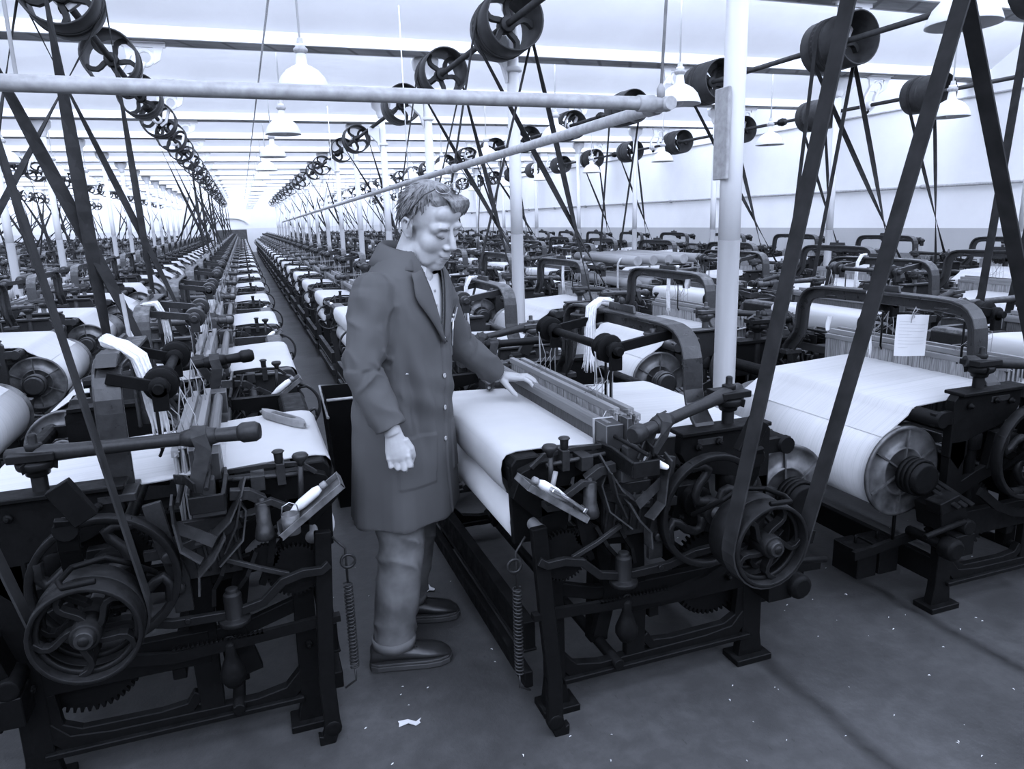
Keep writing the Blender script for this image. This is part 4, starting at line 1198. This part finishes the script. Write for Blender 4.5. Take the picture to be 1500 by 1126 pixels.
    b.bar([(.06, -.055, .70), (.075, -.065, .45), (.09, -.085, .20), (.085, -.10, .055), (.10, -.10, .012), (.13, -.10, .01)], .03, .05, (0, 1, 0))
    b.lathe([(.012, -.115), (.028, -.115), (.028, -.085), (.012, -.085)], (.085, 0, .05), 'y', 14)
    add('treadle_lever', b, 'iron', .003)
    b = MB()
    for i in range(20):   # ratchet edge
        x = .26 + i * .013
        b.prism([(x, .408), (x + .012, .408), (x + .003, .418)], 'xz', -.075, -.06)
    b.bar([(.07, -.067, .41), (.30, -.067, .395), (.52, -.067, .385), (.66, -.067, .41), (.76, -.067, .455), (.86, -.067, .53)], .016, .034, (0, 1, 0))
    b.bar([(.03, -.067, .41), (.10, -.067, .41)], .03, .02, (0, 1, 0))
    add('ratchet_lever', b, 'iron')
    b = MB().lathe([(.01, .10), (.017, .09), (.016, .06), (.026, .03), (.038, .0), (.038, -.02), (.024, -.045), (.0, -.05)], (.36, -.067, .30), 'z', 18)
    b.ring((.36, -.067, .40), .016, [(.004, -.005), (.004, .005), (-.004, .005), (-.004, -.005)], 'y', 12)
    add('pear_weight', b, 'iron', 0, 'ratchet_lever', 'pear-shaped iron weight')
    b = MB().bar([(.05, -.08, .60), (.075, -.085, .585), (.13, -.09, .59), (.19, -.09, .575), (.25, -.09, .52), (.34, -.09, .50), (.50, -.09, .505), (.60, -.09, .53), (.68, -.13, .56), (.70, -.16, .62), (.66, -.17, .67)], .02, .026, (0, 1, 0))
    b.lathe([(.03, .47), (.046, .472), (.046, .486), (.026, .49), (.026, .565), (.018, .57), (.018, .582), (.008, .584)], (.335, -.09, 0), 'z', 16)
    b.lathe([(.009, 0), (.009, .012)], (.46, -.10, .512), (0, -1, 0), 8)
    add('stop_lever', b, 'brass', .002)
    b = MB(); n = 240; sp_ = [(-.006 + .013 * math.cos(i * PI / 5), -.03 + .013 * math.sin(i * PI / 5), .50 - .30 * i / n) for i in range(n + 1)]
    b.tube(sp_, .0032, 5)
    b.tube([(-.006, -.03, .50), (-.006, -.03, .62), (.03, -.02, .66)], .004, 6).tube([(-.006, -.03, .20), (-.006, -.03, .15), (.03, -.03, .13)], .004, 6)
    b.ring((-.012, -.03, .575), .022, [(.004, -.004), (.004, .004), (-.004, .004), (-.004, -.004)], 'y', 14)
    add('coil_spring', b, 'steel')
    b = MB().tube([(.115, -.04, .76), (.105, -.05, .93)], [.010, .0075], 10).box(.09, .14, -.06, -.01, .745, .765)
    add('starting_handle', b, 'steel')
    b = MB().lathe([(.009, -.03), (.012, -.018), (.022, -.008), (.0245, .0), (.02, .007), (.0, .010)], (.104, -.051, .948), 'z', 18)
    add('knob', b, 'steel', 0, 'starting_handle')
    b = MB()   # brackets around the weft fork
    b.bar([(.06, -.005, .875), (.10, -.01, .91), (.20, .0, .915), (.31, .02, .905)], .012, .014, (0, 1, 0))
    b.tube([(.10, -.03, .885), (.30, -.03, .895)], .007, 8).box(.15, .175, -.04, .03, .86, .925).box(.21, .25, -.05, .02, .855, .90)
    b.lathe([(.012, 0), (.014, .03), (.02, .035), (.014, .04), (.006, .042)], (.165, -.02, .925), 'z', 10)
    b.bar([(.22, -.06, .83), (.26, -.07, .86), (.31, -.07, .865)], .03, .03, (0, 1, 0))
    b.bar([(.14, -.07, .79), (.20, -.08, .83), (.24, -.08, .82)], .022, .02, (0, 1, 0))
    b.lathe([(.016, .76), (.021, .765), (.021, .825), (.017, .83), (.010, .83), (.010, .842), (.0, .844)], (.225, -.075, 0), 'z', 16)
    b.lathe([(.028, .715), (.030, .725), (.021, .765)], (.225, -.075, 0), 'z', 16)
    b.bar([(.28, -.10, .86), (.30, -.10, .78), (.34, -.09, .70)], .035, .006, (0, 1, 0))
    b.bar([(.34, -.06, .66), (.25, -.07, .62), (.17, -.06, .58)], .014, .014, (0, 1, 0))
    b.bar([(.29, -.03, .76), (.38, -.035, .73), (.48, -.03, .70), (.56, -.03, .70)], .018, .03, (0, 1, 0))
    b.box(.30, .47, -.02, .0, .60, .78)
    for i in range(5): b.tube([(.30 + .03 * i, -.025, .62), (.315 + .03 * i, -.03, .75)], .006, 6)
    b.bar([(.52, -.04, .86), (.50, -.05, .74), (.47, -.05, .62), (.47, -.05, .52)], .05, .02, (1, 0, 0))
    b.lathe([(.02, 0), (.02, .03), (.01, .032)], (.49, -.05, .70), (0, -1, 0), 12).lathe([(.018, 0), (.018, .025), (.008, .03)], (.475, -.05, .60), (0, -1, 0), 12)
    add('fork_brackets', b, 'steel', .002)
    b = MB()   # leather straps looped about the box end
    b.bar([(.27, -.05, .90), (.285, -.08, .86), (.32, -.10, .80), (.37, -.10, .755), (.41, -.09, .75)], .045, .005, (0, 1, .3))
    b.bar([(.36, -.13, .75), (.41, -.12, .78), (.46, -.10, .80)], .035, .005, (0, 0, 1))
    b.bar([(.335, -.11, .76), (.37, -.11, .70), (.415, -.10, .65), (.42, -.10, .59)], .05, .006, (0, 1, .2))
    add('leather_straps', b, 'strap')
    b = MB()
    b.bar([(.30, .02, .24), (.34, .02, .40), (.30, .02, .62)], .03, .05, (0, 1, 0))
    b.bar([(.26, -.03, .66), (.29, -.05, .60), (.33, -.05, .55), (.32, -.06, .50)], .05, .012, (0, 1, 0))
    b.bar([(.34, -.03, .66), (.36, -.05, .61), (.385, -.05, .57), (.39, -.06, .52)], .012, .012, (0, 1, 0))
    b.bar([(.20, -.03, .72), (.22, -.035, .62), (.25, -.03, .55)], .02, .02, (0, 1, 0))
    add('hanging_levers', b, 'iron')
    add('take_up_wheel', gear((.15, -.03, .58), .085, .02, 40).merge(gear((.23, -.03, .64), .04, .02, 20)), 'iron')
    if handwheel:
        add('hand_wheel', curved_wheel((.03, -.085, .72), .125, .014, .018, 4, .03, .35, .018), 'iron')
    # tin tray at the front corner
    b = MB(); tr = Matrix.Translation((.085, -.10, .80)) @ Matrix.Rotation(.62, 4, 'Y') @ Matrix.Rotation(.0, 4, 'X')
    q = MB().box(-.115, .115, -.055, .055, -.003, 0).box(-.115, .115, -.055, -.051, 0, .018).box(-.115, .115, .051, .055, 0, .018).box(-.115, -.111, -.055, .055, 0, .018).box(.111, .115, -.055, .055, 0, .018)
    b.merge(q.xf(tr))
    add('tray', b, 'tin', .001)
    # warp let-off: levers and box weights at the back
    for y in (.10, L - .12):
        b = MB().bar([(.98, y, .30), (1.10, y, .285), (1.22, y, .27), (1.30, y, .265)], .02, .035, (0, 1, 0))
        b.tube([(1.10, y, .30), (1.10, y, .54)], .007, 6)
        add('weight_lever', b, 'iron')
    for y, k in ((.19, 2), (L - .21, 2)):
        for i in range(k):
            b = MB(); xw = 1.20 - .115 * i * (1 if y < .5 else .8)
            b.box(xw - .05, xw + .05, y - .07, y + .07, .14, .265); b.tube([(xw, y, .265), (xw, y, .30)], .008, 6)
            add('box_weight', b, 'iron', .006)
    b = MB().obox((1.0, -.02, .46), (.13, .12, .10), (0, .25, 0)).obox((1.04, -.06, .51), (.10, .07, .05), (0, .25, 0)).tube([(.95, -.09, .43), (1.15, -.09, .40)], .012, 8)
    for i in range(3): b.obox((.965 + .035 * i, -.045, .53), (.022, .16, .014), (.3, .25, 0))
    b.cyl((1.02, -.10, .33), (1.02, .10, .33), .02, 10).lathe([(.03, -.13), (.045, -.12), (.045, -.07), (.03, -.06)], (1.02, 0, .33), 'y', 14)
    add('let_off_box', b, 'iron', .003)
    return P, L

VAR = {}
def variant(key, sx, dust=True, **kw):
    P, L = loom_parts(**kw)
    fm = {'iron': 'iron_far', 'brass': 'casting_far', 'arch': 'casting_far'} if dust else {}  # looms behind the front ones: dustier iron, haze painted into its colour
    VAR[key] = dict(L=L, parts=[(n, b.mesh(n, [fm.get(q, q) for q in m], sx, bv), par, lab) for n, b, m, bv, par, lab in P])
    # coarse: same shapes gathered by what they are; whole: one mesh for the far rows
    groups = {'frame': 'side_frame cross_rail breast_beam arch back_rest weight_lever box_weight let_off_box'.split(),
              'cloth': ['cloth', 'cloth_roll'], 'warp': ['warp_sheet', 'warp_beam'],
              'healds': ['heald_shaft', 'heald_cords', 'heald_strings'], 'drive_wheels': ['fly_wheel', 'loose_pulley', 'fast_pulley', 'crankshaft'],
              'flanges': ['beam_flange', 'beam_shaft']}
    inv = {n: g for g, ns in groups.items() for n in ns}
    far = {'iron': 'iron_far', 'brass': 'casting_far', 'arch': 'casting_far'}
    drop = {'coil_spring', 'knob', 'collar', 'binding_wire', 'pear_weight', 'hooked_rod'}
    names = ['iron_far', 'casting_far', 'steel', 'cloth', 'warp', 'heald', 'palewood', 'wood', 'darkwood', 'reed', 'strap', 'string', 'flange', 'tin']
    bg = {}; whole = MB()
    for n, b, m, bv, par, lab in P:
        if n in drop: continue
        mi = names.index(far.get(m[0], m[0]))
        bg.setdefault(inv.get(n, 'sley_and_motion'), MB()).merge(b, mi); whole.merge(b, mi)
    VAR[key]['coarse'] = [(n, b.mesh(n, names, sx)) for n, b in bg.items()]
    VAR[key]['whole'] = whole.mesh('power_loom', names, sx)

def place_loom(key, x, y, label, group, level, skip=()):
    v = VAR[key]
    if level == 2:
        o = link('power_loom', v['whole'], None, (x, y, 0)); return tag(o, label, 'loom', group)
    t = thing('power_loom', label, 'loom', (x, y, 0), group)
    if level == 1:
        for n, me in v['coarse']: link(n, me, t)
        return t
    last = {}
    for n, me, par, lab in v['parts']:
        if n in skip: continue
        o = link(n, me, last[par] if par else t)
        if lab: o['label'] = lab
        last[n] = o
    return t
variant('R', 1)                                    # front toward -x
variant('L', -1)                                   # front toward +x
variant('Rmain', 1, False, handwheel=False)
variant('Lnear', -1, False)
variant('Lfront', -1, False, W=.62, arch_kind='plain', swing=(.22, -.10, 1.05), handwheel=False, healds=(.392, .415, .438, .461), ax=.612)
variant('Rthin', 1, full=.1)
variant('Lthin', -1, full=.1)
# columns of looms: (front x, side, row name, ys)
ROWS = [(.70, 'R', "right of the man's alley", YS), (.20, 'L', "left of the man's alley", YL),
        (3.47, 'L', "just beyond the near white column", YS), (3.95, 'R', "right of the second alley", YS),
        (6.69, 'L', "two rows from the right wall", YS), (9.3, 'L', "beside the right wall", YS),
        (-2.54, 'R', "second leftward", YL), (-3.02, 'L', "third leftward", YL),
        (-5.76, 'R', "fourth leftward", YL), (-6.24, 'L', "fifth leftward", YL), (-8.98, 'R', "sixth leftward", YL), (-9.46, 'L', "seventh leftward", YL)]
BELTS = []
SX = {.70: 'middle', 3.47: 'middle', .20: 'left', -2.54: 'left', 3.95: 'right', 6.69: 'right', 9.3: 'wall', -3.02: 'farleft', -5.76: 'farleft', -6.24: 'edgeleft', -8.98: 'edgeleft', -9.46: 'edgeleft'}
rnd = random.Random(3)
LOOMS = []
for fx, side, where, ys in ROWS:
    n = 0
    for k, y in enumerate(ys):
        if y > 47: break
        s = 1 if side == 'R' else -1
        x0, x1 = min(fx, fx + s * 1.3), max(fx, fx + s * 1.3)
        if not in_view(x0, x1, y - .45, y + 1.45, .75 if y > 4 else 0, 1.25, 30): continue
        if fx < -2 and k == 0: continue
        if abs(fx - 3.95) < .01 and k == 3: RACK = (fx, y); continue
        n += 1
        key = side
        if fx == .70 and k == 0: key = 'Rmain'
        elif fx == .20 and k == 0: key = 'Lfront'
        elif fx == 3.47 and k == 0: key = 'Lnear'
        elif rnd.random() < .3: key = side + 'thin'
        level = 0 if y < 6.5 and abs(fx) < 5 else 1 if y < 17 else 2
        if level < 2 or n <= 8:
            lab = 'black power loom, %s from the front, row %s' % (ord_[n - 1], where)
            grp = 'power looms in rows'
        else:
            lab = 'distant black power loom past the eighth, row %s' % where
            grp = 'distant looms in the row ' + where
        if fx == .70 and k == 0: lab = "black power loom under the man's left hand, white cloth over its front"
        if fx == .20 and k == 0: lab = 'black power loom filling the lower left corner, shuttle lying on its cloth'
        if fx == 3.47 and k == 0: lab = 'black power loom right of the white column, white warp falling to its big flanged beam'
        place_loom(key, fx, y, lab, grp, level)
        LOOMS.append((fx, s, y, k, n, where, level, key))

# belts from the drums to the pulleys
def belt_mesh(dx, dz, R1, px, pz, R2, w=.052, t=.0055, crossed=False):
    """belt round two circles in the xz plane, centred on y = 0; a crossed belt twists half a turn in each strand"""
    d = V((px - dx, pz - dz)); D = d.length; a = math.atan2(d.y, d.x)
    be = math.acos((R1 + R2) / D) if crossed else math.acos((R1 - R2) / D)
    c1 = lambda th, R, cx, cz: V((cx + R * math.cos(th), cz + R * math.sin(th)))
    rings = []
    def put(p, tang, tw, y=0):
        n = V((tang.y, -tang.x)).normalized()
        wy = V((n.x * math.sin(tw), math.cos(tw), n.y * math.sin(tw))); nn = V((n.x * math.cos(tw), -math.sin(tw), n.y * math.cos(tw)))
        q = V((p.x, y, p.y)); rings.append([q - wy * w / 2, q + wy * w / 2, q + wy * w / 2 + nn * t, q - wy * w / 2 + nn * t])
    def round_(cx, cz, R, t0, t1, n, tw):
        for i in range(n + 1):
            th = t0 + (t1 - t0) * i / n; s = 1 if t1 > t0 else -1
            put(c1(th, R, cx, cz), V((-math.sin(th), math.cos(th))) * s, tw)
    def strand(p, q, tw0, tw1, yo, n=18):
        for i in range(1, n):
            f = i / n; e = f * f * (3 - 2 * f); put(p.lerp(q, f), q - p, tw0 + (tw1 - tw0) * e, yo * math.sin(PI * f))
    if not crossed:
        round_(dx, dz, R1, a + be, a + 2 * PI - be, 16, 0)
        round_(px, pz, R2, a - be, a + be, 12, 0)
    else:
        round_(dx, dz, R1, a + be, a + 2 * PI - be, 16, 0)
        strand(c1(a - be, R1, dx, dz), c1(a - be + PI, R2, px, pz), 0, PI, .012)
        round_(px, pz, R2, a - be + PI, a + be - PI, 14, PI)
        strand(c1(a + be - PI, R2, px, pz), c1(a + be, R1, dx, dz), PI, 2 * PI, -.012)
    rings.append([p.copy() for p in rings[0]])
    return MB().loft(rings, True, False, False)
BM = {}
for fx, s, y, k, n, where, level, key in LOOMS:
    if k == 1 and fx in (.70, 3.47): continue
    if k > 2 and rnd.random() < .58: continue
    if SX[fx] == 'middle' and y > 6.4 and abs((y - .36 - 2.82 + BAY / 2) % BAY - BAY / 2) < .30: continue
    sx, sz = SHAFTS[SX[fx]][:2]
    px = fx + s * CX
    cr = (s < 0 and k > 0) or fx < -2
    wd_ = .055 if k < 2 else .042
    bk = (fx, cr, wd_)
    if bk not in BM: BM[bk] = belt_mesh(sx - px, sz, DR + .003, 0, CZ, .128, wd_, .0055, cr).mesh('drive_belt', ['leather'])
    o = link('drive_belt', BM[bk], None, (px, y - (.371 if s > 0 else .299), 0))
    far = n > 8
    lab = 'dark belt to the %s loom from the front, row %s' % (ord_[n - 1], where) if not far else 'thin drive belt past the eighth loom, row %s' % where
    if fx == .70 and k == 0: lab = 'broad near leather belt slanting up right from the pulley of the loom the man tends'
    if fx == .20 and k == 0: lab = 'leather belt slanting up left from the pulley in the lower left corner'
    if fx == 3.47 and k == 0: lab = 'leather belt at the far right edge slanting up left over the near loom'
    tag(o, lab, 'belt', 'drive belts' if not far else 'distant drive belts in the row ' + where)
# ------------------------------------------------------------------ loose things about the looms
def hank(pts, r, label, n=9, seed=1, group='cotton waste hanks'):
    """bundle of cotton ends hung over an arch"""
    rn = random.Random(seed); t = MB(); pts = [V(p) for p in pts]
    t.tube(pts, [r * (.75 + .35 * math.sin(i * 1.7 + seed) ** 2) for i in range(len(pts))], 12)
    for k in range(n):
        a = 2 * PI * k / n; off = V((math.cos(a), math.sin(a), 0)) * r * .8
        q = [p + off * (1 + .3 * rn.random()) + V((0, 0, .01 * rn.random())) for p in pts]
        q.append(pts[-1] + off * 1.3 + V((rn.uniform(-.01, .01), rn.uniform(-.01, .01), -.02 - .035 * rn.random())))
        t.tube(q, [r * .22] * len(pts) + [r * .05], 6)
    o = obj('cotton_hank', t, 'cotton'); tag(o, label, 'cotton hank', group); return o
# main loom: over the arch and hanging down inside
hank([(1.44, 2.80, 1.262), (1.39, 2.79, 1.272), (1.352, 2.785, 1.245), (1.340, 2.78, 1.18), (1.335, 2.77, 1.10), (1.33, 2.77, 1.02)], .021, "white cotton hank hanging from the arch of the man's loom", 11, 2)
hank([(3.47 - .71 - .055, 2.62, 1.255), (3.47 - .78, 2.62, 1.24), (3.47 - .79, 2.615, 1.16), (3.47 - .80, 2.61, 1.06), (3.47 - .79, 2.61, .985)], .018, 'white cotton hank hanging from the arch right of the white column', 8, 3)
hank([(-.43, 2.56, 1.285), (-.385, 2.50, 1.275), (-.335, 2.46, 1.24), (-.315, 2.45, 1.16), (-.305, 2.44, 1.08), (-.30, 2.45, 1.02)], .022, 'white cotton hank over the arch of the lower left loom', 10, 5)
hank([(.20 - .71, 4.15, 1.245), (.20 - .65, 4.15, 1.25), (.20 - .62, 4.14, 1.18), (.20 - .61, 4.14, 1.08)], .016, 'white cotton hank on the second loom arch left of the alley', 8, 6)
for i, (x, y, w) in enumerate(((3.47 - .66, 4.47, 'second'), (3.47 - .66, 6.30, 'third'), (1.36, 4.55, 'second'), (1.36, 6.5, 'third'), (4.61, 4.6, 'second'))):
    where = ('just beyond the near white column', 'just beyond the near white column', "right of the man's alley", "right of the man's alley", 'right of the second alley')[i]
    hank([(x + .03, y, 1.262), (x - .01, y, 1.262), (x - .04, y + .01, 1.20), (x - .045, y + .01, 1.08), (x - .04, y + .01, .98)], .012, 'white cotton hank on the %s loom arch, row %s' % (w, where), 6, 10 + i)

def note(c, w, h, yaw, tilt, label, lines=9, group='paper notes'):
    t = thing('paper_note', label, 'note', c, group)
    Rm = (Matrix.Rotation(yaw, 4, 'Z') @ Matrix.Rotation(tilt, 4, 'X'))
    nx, nz = 6, 6
    g = lambda off: [[Rm @ V((-w / 2 + w * i / nx, off + .006 * math.sin(i * .9 + j * .5), -h * j / nz)) for i in range(nx + 1)] for j in range(nz + 1)]
    b = MB().loft(g(0), False, False, True).loft(g(.0008)[::-1], False, False, True)
    obj('sheet', b, 'paper', t)
    if lines:
        b = MB()
        for k in range(lines):
            z = -h * (.16 + .70 * k / lines)
            b.loft([[Rm @ V((-w * .40 + w * .8 * i / 6 * (1 if k % 4 else .6), -.0015 + .006 * math.sin((i * .8 + .6) * .9 + .5 * (-z / h * 6)), z - .0008 * s_)) for i in range(7)] for s_ in (0, 1)], False, False, False)
        obj('faint_rules', b, 'ink', t)
        b = MB().ring((0, -.004, -.008), .006, [(.0012, -.001), (.0012, .001), (-.0012, .001), (-.0012, -.001)], 'y', 12).tube([(0, -.003, .0), (.012, -.01, .02), (.0, -.012, .035), (-.008, -.006, .01), (-.012, -.004, -.035)], .0016, 5)
        obj('string_tie', b, 'string', t)
    return t
note((2.675, 2.37, 1.17), .125, .18, -.55, .0, 'large ruled paper sheet tied to the arch right of the white column', 9)
note((3.47 - .74, 4.18, 1.20), .05, .06, .2, 0, 'small paper tag on the second arch beyond the near white column', 0)
note((1.352, 4.62, 1.262), .03, .11, .4, .2, 'narrow white paper slip on the second arch beside the white column', 0)
note((2.72, 2.90, 1.10), .035, .07, .2, 0, 'small slip hung under the arch right of the white column', 0)
rn = random.Random(4)
for i in range(7):
    x, y = (-.60, 4.35 + 1.85 * i) if i < 4 else (-1.75, 4.4 + 1.85 * (i - 4))
    note((x + .02, y, 1.10 if i < 4 else .86), .09, .16, rn.uniform(-.5, .5), rn.uniform(-.15, .15), 'white card on the %s loom in the row %s' % (ord_[(i + 1) if i < 4 else (i - 3)], "left of the man's alley" if i < 4 else 'second leftward'), 0)

# shuttle lying on the left loom's cloth
def shuttle(c, yaw, label, mat='wood'):
    t = thing('shuttle', label, 'shuttle', c, None, yaw); b = MB()
    out = [(-.155, 0), (-.13, .012), (-.09, .0195), (0, .0215), (.09, .0195), (.13, .012), (.155, 0), (.13, -.012), (.09, -.0195), (0, -.0215), (-.09, -.0195), (-.13, -.012)]
    inn = [(-.085, 0), (-.08, .009), (-.05, .012), (0, .0125), (.04, .012), (.068, .009), (.073, 0), (.068, -.009), (.04, -.012), (0, -.0125), (-.05, -.012), (-.08, -.009)]
    lo = [V((x, y, 0)) for x, y in out]; hi = [V((x * .98, y * .92, .028)) for x, y in out]; ih = [V((x, y, .028)) for x, y in inn]; il = [V((x, y, .006)) for x, y in inn]
    b.loft([lo, [p + V((0, 0, .02)) for p in lo], hi, ih, il], True, True, False)
    obj('shell', b, mat, t, .001)
    for s in (-1, 1): obj('steel_tip', MB().tube([(s * .15, 0, .013), (s * .172, 0, .013)], [.007, .0015], 8), 'bright', t)
    obj('tongue', MB().tube([(-.07, 0, .016), (.05, 0, .016)], [.004, .0025], 8), 'bright', t)
    return t
shuttle((.075, 2.80, .902), math.radians(118), "open wooden shuttle lying on the lower left loom's cloth", 'palewood')

def pirn(c, d, ln, label, full=1, group='weft pirns'):
    t = thing('weft_pirn', label, 'pirn', c, group); d = V(d).normalized()
    b = MB(); ax = d
    b.lathe([(.0, 0), (.010, .003), (.0155 * full, .02), (.016 * full, ln * .55), (.008, ln * .95), (.0, ln)], (0, 0, 0), ax, 14); obj('yarn', b, 'pirn', t)
    b = MB().lathe([(.0, -.02), (.010, -.02), (.011, -.004), (.007, 0), (.0, 0)], (0, 0, 0), ax, 12); obj('wooden_butt', b, 'palewood', t)
    return t
def local(fx, s, y, p): return (fx + s * p[0], y + p[1], p[2])
# front trays: what lies in them
m = lambda p: local(.70, 1, 2.0, p); l_ = lambda p: local(.20, -1, YL[0], p)
pirn(m((.045, -.10, .863)), (.66, .05, -.50), .13, "white weft pirn in the front tray of the man's loom")
pirn(l_((.055, -.085, .852)), (-.66, .05, -.50), .13, 'white weft pirn in the front tray of the lower left loom')
tt = thing('steel_comb', "worn steel hand tool resting in the front tray of the man's loom", 'tool', m((.12, -.11, .805)))
b = MB().bar([(-.02, 0, .02), (.01, 0, .0), (.06, 0, -.042)], [.012, .03, .034], .010, (0, 1, 0)); b.obox((-.03, 0, .03), (.03, .05, .012), (0, .6, 0)).obox((.066, 0, -.046), (.012, .036, .016), (0, .62, 0))
obj('blade', b, 'bright', tt, .002)
obj('stub_handle', MB().tube([(-.03, .012, .03), (-.01, .03, .075)], .008, 8), 'palewood', tt)
cj = thing('tin_can', 'small tin can with a wire bail in the lower left loom tray', 'can', l_((.15, -.115, .735)))
obj('can_body', MB().lathe([(.0, 0), (.026, 0), (.026, .06), (.024, .06), (.024, .004), (.0, .004)], (0, 0, 0), 'z', 20), 'tin', cj)
obj('bail', MB().tube([(-.025, 0, .058), (-.02, 0, .085), (0, 0, .095), (.02, 0, .085), (.025, 0, .058)], .0018, 6), 'bright', cj)
pirn(m((.40, -.05, .878)), (.25, -1, .0), .14, "white weft pirn in the shuttle box of the man's loom")
# shuttle near the fell on the main loom's far side
shuttle((.98, 3.06, .905), math.radians(70), "dark shuttle lying at the far edge of the man's loom cloth", 'darkwood')
# pirns scattered on other looms' trays
for i, (fx, s, y, nm) in enumerate(((.70, 1, YS[2], 'third loom right of'), (.70, 1, YS[3], 'fourth loom right of'), (.20, -1, YL[1], 'second loom left of'), (.20, -1, YL[2], 'third loom left of'), (.20, -1, YL[3], 'fourth loom left of'))):
    pirn(local(fx, s, y, (.045, -.10, .863)), (.66 * s, .05, -.50), .13, "white weft pirn in the front tray of the %s the man's alley" % nm)

# dark bin standing in the alley, behind the man
bn = thing('weft_bin', 'dark metal bin with a grey rim standing in the alley behind the man', 'bin', (.46, 4.30, 0))
b = MB().loft([[V(p) for p in r] for r in (
    [(-.08, -.16, .02), (.08, -.16, .02), (.08, .16, .02), (-.08, .16, .02)], [(-.11, -.20, .66), (.11, -.20, .66), (.11, .20, .66), (-.11, .20, .56)],
    [(-.105, -.195, .66), (.105, -.195, .66), (.105, .195, .66), (-.105, .195, .66)], [(-.075, -.155, .05), (.075, -.155, .05), (.075, .155, .05), (-.075, .155, .05)])], True, True, False)
obj('bin_body', b, 'iron', bn)
obj('rim', MB().tube([(-.11, -.20, .66), (.11, -.20, .66), (.11, .20, .66), (-.11, .20, .66), (-.11, -.20, .56)], .009, 8), 'pipe', bn)
for q in (-.16, .13): obj('foot', MB().box(-.08, .08, q, q + .03, 0, .03), 'iron', bn)

# tall pale rod leaning by the left loom
b = MB().tube([(-.47, 3.42, .74), (-.50, 3.45, 1.36)], .009, 10)
tag(obj('wooden_rod', b, 'palewood'), 'pale thin rod standing upright behind the lower left loom arch', 'rod')

# rack of bare wooden beams among the looms to the right
fx, ry = RACK
rk = thing('beam_rack', 'iron rack holding bare wooden beams among the looms toward the right wall', 'rack', (fx + .55, ry + .35, 0))
b = MB()
for y in (-.25, .75):
    for x in (-.45, .55):
        b.tube([(x, y, 0), (x, y, 1.08), (x + .03, y, 1.13), (x + .09, y, 1.145)], .014, 8)
    for z in (.25, .52, .79, 1.05): b.tube([(-.45, y, z), (.55, y, z)], .012, 8)
for x in (-.45, .55): b.tube([(x, -.25, .2), (x, .75, .2)], .012, 8)
obj('rack_frame', b, 'pipe', rk)
kk = 0
for z in (.25, .52, .79, 1.05):
    for i in range(5):
        kk += 1
        bb = MB().cyl((-.36 + .20 * i, -.55, z + .068), (-.36 + .20 * i, 1.05, z + .068), .054, 14)
        o = obj('wooden_beam', bb, 'palewood', None, 0, (fx + .55, ry + .35, 0))
        tag(o, 'bare pale wooden beam, %s along on the %s tier of the beam rack' % (ord_[i], ('lowest', 'second', 'third', 'top')[int(z / .27)]), 'beam', 'wooden beams on the rack')

# cabinet at the far end of the left row
cb = thing('dark_cabinet', 'dark low cabinet at the far end of the row left of the alley', 'cabinet', (-.60, 49.3, 0))
obj('carcase', MB().box(-.9, .9, -.3, .3, 0, 1.45), 'darkwood', cb, .01)
obj('door', MB().box(-.86, -.01, -.325, -.3, .08, 1.40), 'darkwood', cb, .005); obj('door', MB().box(.01, .86, -.325, -.3, .08, 1.40), 'darkwood', cb, .005)

# scraps on the floor
def scrap(c, w, h, yaw, label):
    b = MB(); q = [[(-w / 2 + w * i / 3 + .01 * math.sin(j * 3 + i), -h / 2 + h * j / 2 + .008 * math.sin(i * 2.3), .002 + .006 * abs(math.sin(i * 1.9 + j))) for i in range(4)] for j in range(3)]
    b.loft([[V(p) for p in r] for r in q], False, False, True).loft([[V(p) - V((0, 0, .001)) for p in r] for r in q][::-1], False, False, True)
    o = obj('paper_scrap', b, 'paper', None, 0, c); o.rotation_euler = (0, 0, yaw); tag(o, label, 'scrap', 'scraps on the floor')
scrap((.62, 2.985, 0), .06, .05, .4, "torn paper scrap on the floor behind the man's far shoe")
scrap((.358, 2.125, 0), .07, .022, -.2, "thin scrap on the floor in front of the man's near shoe")
fl = MB(); rn = random.Random(9)
for i in range(170):
    while True:
        x, y = rn.uniform(.2, 3.2), rn.uniform(.9, 3.4)
        if not (.75 < x < 1.65 and y > 2.0): break
    s = rn.uniform(.001, .003); a = rn.random() * PI
    fl.tube([(x - s * 2 * math.cos(a), y - s * 2 * math.sin(a), s * .5), (x, y, s), (x + s * 2.5 * math.cos(a + .6), y + s * 2 * math.sin(a + .6), s * .5)], [s * .3, s * .8, s * .2], 5)
tag(obj('lint', fl, 'cotton'), 'flecks of white cotton lint scattered over the dark floor', 'lint', None, 'stuff')
# ------------------------------------------------------------------ light and view
wd = bpy.data.worlds.new('world'); S.world = wd; wd.use_nodes = True
wd.node_tree.nodes['Background'].inputs[0].default_value = (.70, .785, 1, 1)
wd.node_tree.nodes['Background'].inputs[1].default_value = .0
S.view_settings.view_transform = 'Standard'; S.view_settings.look = 'None'
S.view_settings.exposure = 0.0; S.view_settings.gamma = 1; S.view_settings.use_curve_mapping = False
S.cycles.max_bounces = 6; S.cycles.diffuse_bounces = 4; S.cycles.glossy_bounces = 3; S.cycles.transmission_bounces = 4
S.cycles.sample_clamp_indirect = 8
S.cycles.caustics_reflective = False; S.cycles.caustics_refractive = False
